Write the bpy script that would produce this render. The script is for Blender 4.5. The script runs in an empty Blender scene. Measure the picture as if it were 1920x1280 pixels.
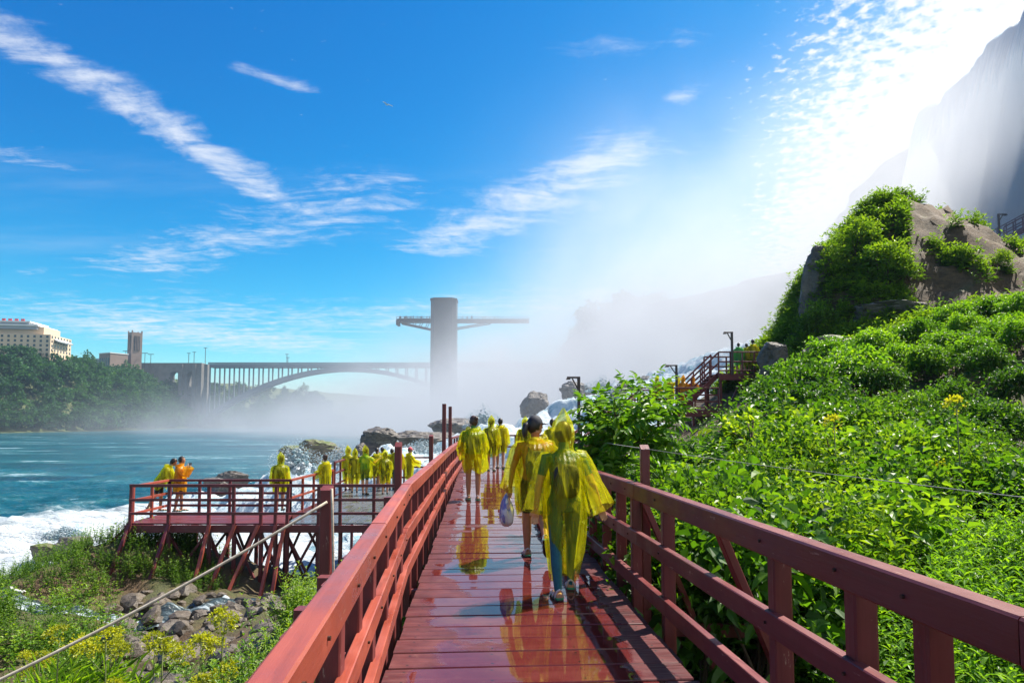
import bpy, bmesh, math, random
import numpy as np
from mathutils import Vector, Matrix, Quaternion
R = math.radians
random.seed(7)
rng = np.random.default_rng(7)
scene = bpy.context.scene
col = scene.collection

# ------------------------------------------------------------------ camera
EYE = 1.65                      # eye height above the boardwalk (deck top is z = 0)
FPX, W, HH = 1200.0, 1920.0, 1280.0
PITCH = R(3.44); SHIFT_PX = 78.0
cam_data = bpy.data.cameras.new('camera'); cam = bpy.data.objects.new('camera', cam_data)
col.objects.link(cam); scene.camera = cam
cam.location = (0, 0, EYE); cam.rotation_euler = (math.pi/2 + PITCH, 0, 0)
cam_data.sensor_width = 36; cam_data.lens = 36*FPX/W
cam_data.shift_y = SHIFT_PX/W
cam_data.clip_start = 0.05; cam_data.clip_end = 6000

def P(x, y, D):
    """world point seen at photo pixel (x, y) at forward distance D"""
    u = (x - W/2)/FPX; v = (HH/2 + SHIFT_PX - y)/FPX
    Y = math.cos(PITCH) - v*math.sin(PITCH); Z = math.sin(PITCH) + v*math.cos(PITCH)
    t = D/Y
    return Vector((u*t, D, EYE + Z*t))

# ------------------------------------------------------------------ render, exposure
vs = scene.view_settings
vs.view_transform = 'Standard'; vs.look = 'None'; vs.exposure = 1.06; vs.gamma = 1; vs.use_curve_mapping = False
scene.render.engine = 'CYCLES'
cy = scene.cycles
cy.use_denoising = True
cy.max_bounces = 8; cy.diffuse_bounces = 3; cy.glossy_bounces = 3; cy.transmission_bounces = 4
cy.transparent_max_bounces = 12; cy.volume_bounces = 1
cy.volume_step_rate = 2.5; cy.volume_max_steps = 256
cy.sample_clamp_indirect = 6.0
cy.caustics_reflective = False; cy.caustics_refractive = False

# ------------------------------------------------------------------ node helper
class NT:
    def __init__(s, tree): s.t = tree; s.n = tree.nodes; s.l = tree.links
    def new(s, typ, **kw):
        n = s.n.new(typ)
        for k, v in kw.items(): setattr(n, k, v)
        return n
    def put(s, sock, v):
        if hasattr(v, 'is_output') or isinstance(v, bpy.types.NodeSocket): s.l.new(v, sock)
        elif v is not None: sock.default_value = v
    def m(s, op, a, b=None, c=None, clamp=False):
        n = s.new('ShaderNodeMath', operation=op, use_clamp=clamp)
        s.put(n.inputs[0], a)
        if b is not None: s.put(n.inputs[1], b)
        if c is not None: s.put(n.inputs[2], c)
        return n.outputs[0]
    def v(s, op, a, b=None, scale=None):
        n = s.new('ShaderNodeVectorMath', operation=op)
        s.put(n.inputs[0], a)
        if b is not None: s.put(n.inputs[1], b)
        if scale is not None: s.put(n.inputs['Scale'], scale)
        return n.outputs['Value'] if op in ('LENGTH', 'DOT_PRODUCT', 'DISTANCE') else n.outputs['Vector']
    def noise(s, vec=None, scale=5.0, detail=4.0, rough=0.55, dist=0.0, col=False):
        n = s.new('ShaderNodeTexNoise')
        if vec is not None: s.l.new(vec, n.inputs['Vector'])
        n.inputs['Scale'].default_value = scale; n.inputs['Detail'].default_value = detail
        n.inputs['Roughness'].default_value = rough; n.inputs['Distortion'].default_value = dist
        return n.outputs['Color' if col else 'Fac']
    def ramp(s, f, stops, interp='LINEAR'):
        n = s.new('ShaderNodeValToRGB'); n.color_ramp.interpolation = interp
        els = n.color_ramp.elements
        while len(els) < len(stops): els.new(0.5)
        for e, (p, c) in zip(els, stops):
            e.position = p; e.color = c if len(c) == 4 else (*c, 1)
        s.put(n.inputs[0], f); return n.outputs[0]
    def maprange(s, f, a, b, c=0.0, d=1.0, smooth=True):
        n = s.new('ShaderNodeMapRange'); n.interpolation_type = 'SMOOTHSTEP' if smooth else 'LINEAR'
        s.put(n.inputs[0], f)
        for i, x in zip((1, 2, 3, 4), (a, b, c, d)): n.inputs[i].default_value = x
        return n.outputs[0]
    def mix(s, f, a, b, blend='MIX'):
        n = s.new('ShaderNodeMix', data_type='RGBA', blend_type=blend)
        s.put(n.inputs[0], f); s.put(n.inputs[6], a if not isinstance(a, tuple) or len(a) == 4 else (*a, 1))
        s.put(n.inputs[7], b if not isinstance(b, tuple) or len(b) == 4 else (*b, 1))
        return n.outputs[2]
    def mapping(s, vec, loc=(0, 0, 0), rot=(0, 0, 0), scale=(1, 1, 1)):
        n = s.new('ShaderNodeMapping'); s.l.new(vec, n.inputs[0])
        n.inputs[1].default_value = loc; n.inputs[2].default_value = rot; n.inputs[3].default_value = scale
        return n.outputs[0]
    def comb(s, x, y, z):
        n = s.new('ShaderNodeCombineXYZ')
        for i, q in enumerate((x, y, z)): s.put(n.inputs[i], q)
        return n.outputs[0]
    def sep(s, vec):
        n = s.new('ShaderNodeSeparateXYZ'); s.l.new(vec, n.inputs[0]); return n.outputs

# ------------------------------------------------------------------ sun and sky
SUN_AZ, SUN_EL = R(52), R(55)      # azimuth measured from +Y (straight ahead) towards +X (right)
sun_dir = Vector((math.sin(SUN_AZ)*math.cos(SUN_EL), math.cos(SUN_AZ)*math.cos(SUN_EL), math.sin(SUN_EL)))
sd = bpy.data.lights.new('sun', 'SUN'); sd.energy = 5.0; sd.angle = R(0.55); sd.color = (1.0, 0.93, 0.82)
sun = bpy.data.objects.new('sun', sd); col.objects.link(sun)
sun.rotation_euler = (-sun_dir).to_track_quat('-Z', 'Y').to_euler()

world = bpy.data.worlds.new('World'); scene.world = world; world.use_nodes = True
w = NT(world.node_tree); w.n.clear()
sky = w.new('ShaderNodeTexSky', sky_type='NISHITA', sun_disc=False)
sky.sun_elevation = SUN_EL; sky.sun_rotation = SUN_AZ
sky.air_density = 1.0; sky.dust_density = 0.3; sky.ozone_density = 2.5; sky.altitude = 150
hs = w.new('ShaderNodeHueSaturation'); w.l.new(sky.outputs[0], hs.inputs['Color'])
hs.inputs['Hue'].default_value = 0.478; hs.inputs['Saturation'].default_value = 1.35; hs.inputs['Value'].default_value = 1.0
# deeper, more azure zenith while the horizon stays pale (a polarised-looking summer sky)
sr, sg_, sb = w.sep(w.v('SCALE', hs.outputs[0], scale=1/6.0))
skycol = w.v('SCALE', w.comb(w.m('POWER', sr, 1.9), w.m('POWER', sg_, 1.42), w.m('POWER', sb, .92)), scale=6.0*1.28)
# clouds on a flat layer high above: a point of it is direction.xy / direction.z
tc = w.new('ShaderNodeTexCoord'); dirv = tc.outputs['Generated']
dx, dy, dz = w.sep(dirv)
dzc = w.m('ADD', w.m('MAXIMUM', dz, 0.0), 0.06)
q = w.comb(w.m('DIVIDE', dx, dzc), w.m('DIVIDE', dy, dzc), 0.0)
def cloud_pt(px, py):
    d = (P(px, py, 100) - Vector((0, 0, EYE))).normalized()
    return (d.x/(max(d.z, 0)+.06), d.y/(max(d.z, 0)+.06), 0.0)
wn = w.noise(w.mapping(q, scale=(1, 1, 1)), scale=1.3, detail=3, col=True)
qw = w.v('ADD', q, w.v('SCALE', w.v('SUBTRACT', wn, (0.5, 0.5, 0.5)), scale=0.35))
def seg(a, b, width, soft=1.0, vec=None):
    """1 on the line a-b of the cloud layer, falling to 0 at `width`"""
    vec = vec or qw
    ba = Vector(b) - Vector(a); L2 = max(ba.length_squared, 1e-6)
    pa = w.v('SUBTRACT', vec, a)
    h = w.m('MULTIPLY', w.v('DOT_PRODUCT', pa, tuple(ba)), 1/L2, clamp=True)
    n = w.new('ShaderNodeVectorMath', operation='SCALE'); n.inputs[0].default_value = tuple(ba); w.l.new(h, n.inputs['Scale'])
    d = w.v('DISTANCE', pa, n.outputs[0])
    return w.maprange(d, width, 0.0, 0.0, 1.0)
def streak(pts, width, amp):
    out = None
    cp = [cloud_pt(*p) for p in pts]
    for i in range(len(cp)-1):
        k = width if not isinstance(width, (list, tuple)) else width[i]
        s_ = seg(cp[i], cp[i+1], k)
        out = s_ if out is None else w.m('MAXIMUM', out, s_)
    return w.m('MULTIPLY', out, amp)
masks = [streak([(-260, -40), (20, 75), (250, 200), (420, 290), (535, 385)], [.22, .20, .21, .22], .74),
         streak([(535, 385), (570, 430)], .30, .55),
         streak([(250, 500), (560, 425), (690, 372)], .55, .62),
         streak([(820, 458), (1010, 375), (1150, 300)], [.42, .40], .72),
         streak([(700, 440), (860, 400)], .30, .40),
         streak([(100, 575), (380, 585), (640, 605), (1200, 560)], [.9, 1.2, 1.2], .60),
         streak([(240, 612), (520, 640)], 1.6, .75),
         streak([(20, 295), (110, 310)], .22, .55),
         streak([(460, 130), (570, 158)], .07, .7),
         streak([(1000, 470), (1200, 450), (1330, 250)], [.5, .3], .3),
         streak([(1260, 190), (1310, 165)], .10, .9),
         streak([(1080, 100), (1330, 65)], .13, .45),
         streak([(60, 510), (330, 525)], .5, .38)]
tot = masks[0]
for k in masks[1:]: tot = w.m('MAXIMUM', tot, k)
# feathery texture: fine noise drawn out along the wind
fe = w.noise(w.mapping(qw, rot=(0, 0, R(-32)), scale=(1.2, 5.0, 1)), scale=2.2, detail=6, rough=.66, dist=.4)
fe2 = w.noise(qw, scale=9.0, detail=5, rough=.68)
fib = w.m('ADD', w.m('MULTIPLY', fe, .55), w.m('MULTIPLY', fe2, .45))
cir = w.m('MULTIPLY', w.maprange(w.m('ADD', fib, w.m('MULTIPLY', tot, .44)), .64, 1.0), w.m('POWER', tot, .6))
# faint cirrus everywhere
gen = w.maprange(w.noise(w.mapping(q, rot=(0, 0, R(-40)), scale=(.35, 1.1, 1)), scale=1.1, detail=8, rough=.62), .50, .85, 0, .22)
# bank of broken altocumulus to the right, closing to a white sheet
e1, e2, e3 = cloud_pt(1425, -60), cloud_pt(1470, 300), cloud_pt(1500, 480)
def halfplane(a, b, width, off=0.0):
    d = Vector(b) - Vector(a); nrm = Vector((d.y, -d.x, 0)).normalized()
    dist = w.v('DOT_PRODUCT', w.v('SUBTRACT', qw, a), tuple(nrm))
    return dist, nrm
dA, nA = halfplane(cloud_pt(1345, 120), cloud_pt(1375, -200), .3)
sgn = 1.0 if (Vector(cloud_pt(1800, 60)) - Vector(cloud_pt(1420, 120))).dot(nA) > 0 else -1.0
dB, nB = halfplane(cloud_pt(1390, 440), cloud_pt(1440, 200), .3)
sgB = 1.0 if (Vector(cloud_pt(1850, 60)) - Vector(cloud_pt(1450, 440))).dot(nB) > 0 else -1.0
dmin = w.m('MINIMUM', w.m('MULTIPLY', dA, sgn), w.m('MULTIPLY', dB, sgB))
cell = w.noise(w.mapping(q, rot=(0, 0, R(20)), scale=(1.0, 1.0, 1)), scale=26.0, detail=5, rough=.62)
edge = w.maprange(dmin, -.16, .66, -.36, 1.0, smooth=False)
alto = w.maprange(w.m('ADD', w.m('MULTIPLY', edge, .62), w.m('MULTIPLY', cell, 1.15)), .54, .82)
cloud = w.m('MAXIMUM', w.m('MAXIMUM', cir, gen), w.m('MULTIPLY', alto, w.maprange(dmin, 1.3, 2.6, 1.0, .35)))
cloud = w.m('MULTIPLY', cloud, w.maprange(dz, 0.0, .04))
thick = w.maprange(dmin, .3, .9)
ccol = w.mix(thick, (7.4, 7.7, 8.3), (9.4, 9.3, 9.1))
skymix = w.mix(cloud, skycol, ccol)
bg = w.new('ShaderNodeBackground'); w.l.new(skymix, bg.inputs[0]); bg.inputs[1].default_value = 0.062
world.cycles.sampling_method = 'MANUAL'; world.cycles.sample_map_resolution = 256
wo = w.new('ShaderNodeOutputWorld'); w.l.new(bg.outputs[0], wo.inputs[0])
# ------------------------------------------------------------------ numpy noise
def _h(ix, iy, iz, seed):
    n = (ix.astype(np.int64)*374761393 + iy.astype(np.int64)*668265263 + iz.astype(np.int64)*2147483647 + seed*1274126177) & 0xffffffff
    n = ((n ^ (n >> 13))*1274126177) & 0xffffffff
    return ((n ^ (n >> 16)) & 0xffffff)/float(0xffffff)*2 - 1
def vnoise(x, y, z=None, seed=0):
    x = np.asarray(x, float); y = np.asarray(y, float); z = np.zeros_like(x) if z is None else np.asarray(z, float)
    ix, iy, iz = np.floor(x), np.floor(y), np.floor(z)
    fx, fy, fz = x-ix, y-iy, z-iz
    fx, fy, fz = [f*f*f*(f*(f*6-15)+10) for f in (fx, fy, fz)]
    out = 0
    for a in (0, 1):
        for b in (0, 1):
            for c in (0, 1):
                out = out + _h(ix+a, iy+b, iz+c, seed)*(fx if a else 1-fx)*(fy if b else 1-fy)*(fz if c else 1-fz)
    return out
def fbm(x, y, z=None, oct=4, seed=0, gain=.5):
    s = 0; a = 1; f = 1
    for o in range(oct):
        s = s + a*vnoise(np.asarray(x)*f, np.asarray(y)*f, None if z is None else np.asarray(z)*f, seed+o*17)
        a *= gain; f *= 2.03
    return s
def sstep(x, a, b):
    t = np.clip((np.asarray(x, float)-a)/(b-a), 0, 1); return t*t*(3-2*t)

# ------------------------------------------------------------------ objects
def prop(o, label=None, cat=None, group=None, kind=None):
    if label: o['label'] = label
    if cat: o['category'] = cat
    if group: o['group'] = group
    if kind: o['kind'] = kind
    return o
def empty(name, loc=(0, 0, 0), rz=0.0, **kw):
    o = bpy.data.objects.new(name, None); col.objects.link(o); o.location = loc; o.rotation_euler = (0, 0, rz)
    o.empty_display_size = .2
    return prop(o, **kw)
def link(name, me, parent=None, loc=(0, 0, 0), rot=(0, 0, 0), **kw):
    o = bpy.data.objects.new(name, me); col.objects.link(o); o.parent = parent
    o.location = loc; o.rotation_euler = rot
    return prop(o, **kw)
def np_mesh(name, V, F, mats=(), smooth=False, mi=None, attrs=None):
    """V (n,3); F (m,k) array of equal polygons or list of such arrays"""
    me = bpy.data.meshes.new(name)
    Fs = F if isinstance(F, list) else [F]
    Fs = [np.asarray(f, np.int32) for f in Fs if len(f)]
    V = np.asarray(V, np.float32)
    me.vertices.add(len(V)); me.vertices.foreach_set('co', V.ravel())
    loops = np.concatenate([f.ravel() for f in Fs]); n = sum(len(f) for f in Fs)
    starts = np.concatenate([[0], np.cumsum(np.concatenate([np.full(len(f), f.shape[1]) for f in Fs]))[:-1]]).astype(np.int32)
    me.loops.add(len(loops)); me.loops.foreach_set('vertex_index', loops)
    me.polygons.add(n); me.polygons.foreach_set('loop_start', starts)
    if mi is not None: me.polygons.foreach_set('material_index', np.asarray(mi, np.int32))
    me.polygons.foreach_set('use_smooth', np.full(n, bool(smooth)))
    for m_ in (mats if isinstance(mats, (list, tuple)) else (mats,)): me.materials.append(m_)
    for an, (typ, dom, data) in (attrs or {}).items():
        a = me.attributes.new(an, typ, dom)
        a.data.foreach_set({'FLOAT': 'value', 'FLOAT_VECTOR': 'vector', 'FLOAT_COLOR': 'color'}[typ], np.asarray(data, np.float32).ravel())
    me.update(calc_edges=True); me.validate()
    return me
class MB:
    """collects pieces, builds ONE mesh; keeps a grain coordinate (along, across, across) per vertex"""
    def __init__(s): s.v = []; s.f = {}; s.g = []; s.n = 0
    def add(s, V, F, G=None):
        V = np.asarray(V, float)
        for f in F: s.f.setdefault(len(f), []).append([i+s.n for i in f])
        s.v.append(V); s.g.append(V if G is None else np.asarray(G, float)); s.n += len(V); return s
    def beam(s, p0, p1, wd, ht, up=(0, 0, 1), ch=None, cut0=0.0, cut1=0.0, wob=0.0):
        """bevelled bar p0-p1; wd sideways, ht along up; cut0/cut1 skew the end faces along the bar by z"""
        p0 = Vector(p0); p1 = Vector(p1); d = (p1-p0); L = d.length; d.normalize()
        up = Vector(up); sx = d.cross(up)
        if sx.length < 1e-4: sx = d.cross(Vector((0, 1, 0)))
        sx.normalize(); u = sx.cross(d).normalized()
        a, b = wd/2, ht/2; c = min(wd, ht)*.09 if ch is None else ch
        prof = [(-a+c, -b), (a-c, -b), (a, -b+c), (a, b-c), (a-c, b), (-a+c, b), (-a, b-c), (-a, -b+c)]
        o = random.random()*40
        V = []; G = []
        for e, pt in ((0, p0), (1, p1)):
            for (x, y) in prof:
                k = (cut0 if e == 0 else cut1)*y
                V.append(pt + sx*(x+random.uniform(-wob, wob)) + u*(y+random.uniform(-wob, wob)) + d*k); G.append((e*L + o, x+o, y+o))
        F = [tuple(range(7, -1, -1)), tuple(range(8, 16))] + [(i, (i+1) % 8, 8+(i+1) % 8, 8+i) for i in range(8)]
        return s.add([tuple(q_) for q_ in V], F, G)
    def box(s, c, size, rz=0.0):
        x, y, z = [k/2 for k in size]; ca, sa = math.cos(rz), math.sin(rz)
        V = [(c[0]+ca*i*x-sa*j*y, c[1]+sa*i*x+ca*j*y, c[2]+k*z) for k in (-1, 1) for j in (-1, 1) for i in (-1, 1)]
        return s.add(V, [(0, 2, 3, 1), (4, 5, 7, 6), (0, 1, 5, 4), (2, 6, 7, 3), (0, 4, 6, 2), (1, 3, 7, 5)])
    def tube(s, pts, rad, n=8, cap=True):
        pts = [Vector(p) for p in pts]; rads = rad if isinstance(rad, (list, tuple)) else [rad]*len(pts)
        V = []; G = []; ref = None; L = 0
        for i, p in enumerate(pts):
            d = (pts[min(i+1, len(pts)-1)] - pts[max(i-1, 0)]).normalized()
            if ref is None:
                ref = d.cross(Vector((0, 0, 1)))
                if ref.length < .05: ref = d.cross(Vector((0, 1, 0)))
            sx = (ref - d*ref.dot(d)).normalized(); ref = sx; sy = d.cross(sx)
            if i: L += (p-pts[i-1]).length
            for k in range(n):
                a = 2*math.pi*k/n; V.append(tuple(p + sx*math.cos(a)*rads[i] + sy*math.sin(a)*rads[i])); G.append((L, math.cos(a)*rads[i], math.sin(a)*rads[i]))
        F = [(i*n+k, i*n+(k+1) % n, (i+1)*n+(k+1) % n, (i+1)*n+k) for i in range(len(pts)-1) for k in range(n)]
        if cap: F += [tuple(range(n-1, -1, -1)), tuple((len(pts)-1)*n+k for k in range(n))]
        return s.add(V, F, G)
    def mesh(s, name, mat, org=(0, 0, 0), smooth=False):
        V = np.concatenate(s.v) - np.asarray(tuple(org)); G = np.concatenate(s.g)
        return np_mesh(name, V, [np.array(f) for f in s.f.values()], mat, smooth, attrs={'gv': ('FLOAT_VECTOR', 'POINT', G)})
    def build(s, name, mat, parent=None, smooth=False, **kw):
        return link(name, s.mesh(name, mat, parent.location if parent and parent.type == 'EMPTY' else (0, 0, 0), smooth), parent, **kw)
def compact(V, F):
    u = sorted({i for f in F for i in f}); m_ = {a: k for k, a in enumerate(u)}
    return [V[i] for i in u], [tuple(m_[i] for i in f) for f in F]
def grid_faces(nx, ny, wrap=False):
    i = np.arange(nx-1)[:, None]; j = np.arange(ny if wrap else ny-1)[None, :]; j2 = (j+1) % ny
    a = i*ny+j; b = (i+1)*ny+j; c = (i+1)*ny+j2; d = i*ny+j2
    return np.stack([a, b, c, d], -1).reshape(-1, 4)

# ------------------------------------------------------------------ materials
def mat(name):
    m_ = bpy.data.materials.new(name); m_.use_nodes = True
    nt = NT(m_.node_tree); bs = nt.n['Principled BSDF']
    return m_, nt, bs
def bump(nt, bs, h, strength=.4, dist=.02):
    b = nt.new('ShaderNodeBump'); b.inputs['Strength'].default_value = strength; b.inputs['Distance'].default_value = dist
    nt.l.new(h, b.inputs['Height']); nt.l.new(b.outputs[0], bs.inputs['Normal']); return b
def attr(nt, name, out='Vector'):
    n = nt.new('ShaderNodeAttribute'); n.attribute_name = name; return n.outputs[out]
def posn(nt): return nt.new('ShaderNodeNewGeometry').outputs['Position']
def simple(name, c, rough=.6, var=.18, scale=6.0, metal=0.0, bmp=.0):
    m_, nt, bs = mat(name)
    n = nt.noise(nt.new('ShaderNodeTexCoord').outputs['Object'], scale, 5, .6)
    lo = tuple(k*(1-var) for k in c); hi = tuple(min(1, k*(1+var)) for k in c)
    nt.l.new(nt.ramp(n, [(.3, lo), (.7, hi)]), bs.inputs['Base Color'])
    bs.inputs['Roughness'].default_value = rough; bs.inputs['Metallic'].default_value = metal
    if bmp: bump(nt, bs, n, bmp)
    return m_
def wood(name, c, wear=.25, rough=.5, bare=(.42, .27, .2)):
    m_, nt, bs = mat(name)
    g = attr(nt, 'gv')
    gr = nt.noise(nt.mapping(g, scale=(1.2, 26, 26)), 1.0, 6, .6, .3)
    big = nt.noise(g, 1.7, 4, .6)
    chips = nt.noise(nt.mapping(g, scale=(2.2, 12, 12)), 1.9, 8, .75)
    oi = nt.new('ShaderNodeObjectInfo').outputs['Random']
    base = nt.ramp(nt.m('ADD', nt.m('MULTIPLY', gr, .5), nt.m('MULTIPLY', big, .5)),
                   [(.28, tuple(k*.55 for k in c)), (.5, c), (.75, tuple(min(1, k*1.35+.01) for k in c))])
    base = nt.mix(nt.m('MULTIPLY', oi, .35), base, tuple(k*.6 for k in c))
    base = nt.mix(nt.maprange(chips, .66-wear*.1, .72-wear*.1, 0, min(.85, wear*2.4)), base, bare)
    stain = nt.maprange(nt.noise(nt.mapping(g, scale=(.8, 5, 5)), 2.3, 7, .7), .54, .72, 0, .6)
    base = nt.mix(stain, base, tuple(k*.38+.004 for k in c))
    nt.l.new(base, bs.inputs['Base Color'])
    nt.l.new(nt.maprange(big, .3, .7, rough-.18, rough+.15), bs.inputs['Roughness'])
    bump(nt, bs, nt.m('ADD', gr, nt.m('MULTIPLY', chips, .6)), .35, .006)
    return m_
M = {}
M['rail'] = wood('sunlit_red_wood', (.31, .062, .036), .3, .42)  # red paint with the orange of direct sun put into its colour
M['post'] = wood('shaded_red_wood', (.15, .024, .024), .4, .5)  # same red paint, shade put into its colour for posts and right railing
M['plat'] = wood('shaded_purple_red_wood', (.125, .020, .026), .25, .5)  # red paint darkened in colour for the platform's shaded front faces
M['greyboard'] = wood('wet_grey_board', (.10, .105, .12), .3, .3, (.2, .2, .2))

def deck_mat():
    m_, nt, bs = mat('wet_red_deck_boards')
    p = posn(nt); oi = nt.new('ShaderNodeObjectInfo').outputs['Random']
    g = nt.new('ShaderNodeTexCoord').outputs['Object']
    off = nt.v('ADD', g, nt.comb(nt.m('MULTIPLY', oi, 37.0), nt.m('MULTIPLY', oi, 11.0), oi))
    grain = nt.noise(nt.mapping(off, scale=(1.6, 30, 30)), 1.0, 6, .62, .3)
    blot = nt.noise(off, 2.6, 5, .65)
    base = nt.ramp(nt.m('ADD', nt.m('MULTIPLY', grain, .45), nt.m('MULTIPLY', blot, .55)),
                   [(.25, (.026, .007, .007)), (.48, (.088, .018, .018)), (.60, (.14, .038, .034)), (.74, (.22, .085, .070))])
    base = nt.mix(nt.m('MULTIPLY', oi, .5), base, (.075, .018, .018))
    worn = nt.maprange(nt.noise(off, 6.5, 6, .7), .60, .74, 0, .55)
    base = nt.mix(worn, base, (.20, .11, .08))
    # standing water: puddles stretch along the boards; the edges near the rails stay drier
    pud = nt.noise(nt.mapping(p, scale=(.9, 1.5, 1)), 1.15, 5, .55, .5)
    per = nt.noise(nt.mapping(off, scale=(1.6, .5, 1)), 1.2, 2, .5)
    s = nt.m('ADD', nt.m('MULTIPLY', pud, .62), nt.m('ADD', nt.m('MULTIPLY', per, .30), nt.m('MULTIPLY', oi, .14)))
    gx = nt.sep(g)[0]
    edge = nt.maprange(nt.m('ABSOLUTE', nt.m('ADD', gx, .05)), .52, 1.0, 0, .30)
    wet = nt.maprange(nt.m('SUBTRACT', s, edge), .335, .40)
    fibre = nt.noise(nt.mapping(off, scale=(3, 60, 10)), 1.0, 5, .6)
    base = nt.mix(nt.m('MULTIPLY', wet, .45), base, (.10, .014, .014))
    gy_ = nt.sep(g)[1]; ax = nt.m('ABSOLUTE', gx)
    nx_ = nt.m('MINIMUM', nt.m('ABSOLUTE', nt.m('SUBTRACT', ax, .88)), nt.m('ABSOLUTE', nt.m('SUBTRACT', ax, .3)))
    nd = nt.v('LENGTH', nt.comb(nx_, nt.m('SUBTRACT', nt.m('ABSOLUTE', gy_), .085), 0.0))
    base = nt.mix(nt.maprange(nd, .012, .006), base, (.012, .010, .010))     # nail heads over the stringers
    grime = nt.maprange(nt.noise(off, 3.4, 7, .75), .56, .72, 0, .75)
    base = nt.mix(grime, base, (.028, .016, .013))
    nt.l.new(base, bs.inputs['Base Color'])
    dry = nt.maprange(fibre, .3, .7, .30, .62)
    r = nt.new('ShaderNodeMix'); nt.l.new(wet, r.inputs[0]); nt.l.new(dry, r.inputs[2]); r.inputs[3].default_value = .035
    nt.l.new(r.outputs[0], bs.inputs['Roughness'])
    bs.inputs['IOR'].default_value = 1.45
    h = nt.m('MULTIPLY', nt.m('ADD', grain, nt.m('MULTIPLY', blot, .5)), nt.m('SUBTRACT', 1.0, nt.m('MULTIPLY', wet, .985)))
    bump(nt, bs, h, .45, .006)
    return m_
M['deck'] = deck_mat()
M['lamp'] = simple('dark_brown_lamp_metal', (.05, .03, .028), .5)
M['rope'] = simple('weathered_rope', (.50, .43, .34), .85, .3, 30)
M['wire'] = simple('pale_wire', (.45, .42, .38), .5, .1, 10)

def rock_mat(name, lo, hi, moss=0.0, mossc=(.10, .13, .02), wet=.55, sc=1.0, up=.45):
    m_, nt, bs = mat(name)
    p = posn(nt)
    n1 = nt.noise(p, 1.1*sc, 8, .65); n2 = nt.noise(nt.mapping(p, scale=(1, 1, 2.6)), 5*sc, 6, .7)
    f = nt.m('ADD', nt.m('MULTIPLY', n1, .55), nt.m('MULTIPLY', n2, .45))
    c = nt.ramp(f, [(.3, lo), (.5, tuple((a+b)/2 for a, b in zip(lo, hi))), (.68, hi)])
    if moss:
        nz = nt.sep(nt.new('ShaderNodeNewGeometry').outputs['Normal'])[2]
        mm = nt.maprange(nt.m('ADD', nt.m('MULTIPLY', nz, .8), nt.m('MULTIPLY', n2, .8)), up+.35, up+.75, 0, moss)
        c = nt.mix(mm, c, nt.ramp(nt.noise(p, 9, 5, .6), [(.3, tuple(k*.5 for k in mossc)), (.7, tuple(k*1.5 for k in mossc))]))
    nt.l.new(c, bs.inputs['Base Color']); bs.inputs['Roughness'].default_value = wet
    bump(nt, bs, nt.m('ADD', n2, nt.m('MULTIPLY', nt.noise(p, 22*sc, 5, .7), .4)), .7, .08/sc)
    return m_
M['rock'] = rock_mat('wet_grey_brown_rock', (.035, .030, .028), (.19, .165, .14), sc=.8)
M['rock_moss'] = rock_mat('mossy_rock', (.04, .035, .025), (.20, .16, .11), .9, (.10, .14, .018))
M['stone'] = rock_mat('river_stone', (.022, .017, .013), (.17, .135, .10), sc=2.0, wet=.42)
M['cliff'] = rock_mat('gorge_cliff_rock', (.05, .043, .038), (.17, .145, .12), sc=.12, wet=.7)
M['outcrop'] = rock_mat('outcrop_rock', (.045, .035, .02), (.26, .20, .12), .8, (.12, .14, .02), sc=1.0)
# ------------------------------------------------------------------ terrain
WZ = -4.2                      # river level
CP = np.array([
 (0,-8,-1.5),(0,0,-1.6),(0,6,-2.0),(0,12,-2.0),(-1,18,-2.0),(-1,24,-1.9),(-1,30,-2.0),
 (-3,2,-2.0),(-3,8,-2.3),(-6,4,-2.4),(-6,10,-2.7),(-9,7,-2.8),(-8,13.5,-3.0),(-5,15,-2.9),(-4,19,-2.9),(-11,10,-2.5),(-13.5,13,-2.7),(-12.6,16,-2.55),
 (-11.5,19,-1.9),(-9.6,19.6,-2.0),(-10.3,16.4,-2.7),(-8,16.2,-3.05),(-7.6,21,-3.5),(-5,21,-3.5),(-4,25,-3.6),(-8,25,-4.9),(-14,21,-4.9),(-18,16,-5),(-25,10,-5.2),(-17,12,-4.4),(-20,4,-4.6),(-14,5,-3.0),(-12,0,-2.6),(-30,25,-6),(-30,-5,-5),
 (3,-6,-1.2),(3,0,-1.2),(3,6,-1.4),(3,12,-1.4),(5,3,-1.0),(6,9,-.8),(10,8,-.3),(10,14,.3),(6,16,-.6),(5,22,-.6),(9,22,.9),(14,14,1.3),(20,14,2.8),(10,2,0),(20,4,1.6),(40,5,4.5),
 (14,22,3.4),(20,22,5.2),(27,24,7.2),(12,28,3.2),(30,16,5),
 (14.2,30.5,4.2),(15.2,32.5,6.6),(16.6,33,9.6),(19,34.5,12.4),(22.2,36,14.4),(25,36.5,13.2),(28.5,37,11.0),(33,37.5,9.0),(38,36,7.6),
 (20,30.5,8.2),(24.5,30.5,8.9),(29,31,8.6),(17.5,30,6.6),(20,41,9),(30,45,8),(13,38,4.0),(15,36,6.5),(11.5,33,2.9),(9,33,1.2),(9.5,37,1.6),
 (2,30,-1.9),(5,28,-.9),(5,33,-.4),
 (8,45,1.0),(0,45,-.2),(-5,42,-1.4),(-10,42,-3.0),(-16,40,-5),(-3,34,-3.2),(-9,33,-4.6),(-22,38,-6),(3,38,-.6),
 (20,60,5.2),(10,62,3.2),(0,66,-.6),(-10,66,-4.8),(30,72,9),(20,85,7),(5,92,2),(-12,100,-5.2),(40,55,12),(41,78,12),
 (34,48,9),(20,125,4),(0,150,-3),(-30,200,-6),(30,160,8),(30,220,8),(0,230,-6),(-30,120,-6),(-35,60,-6)], float)
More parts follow.
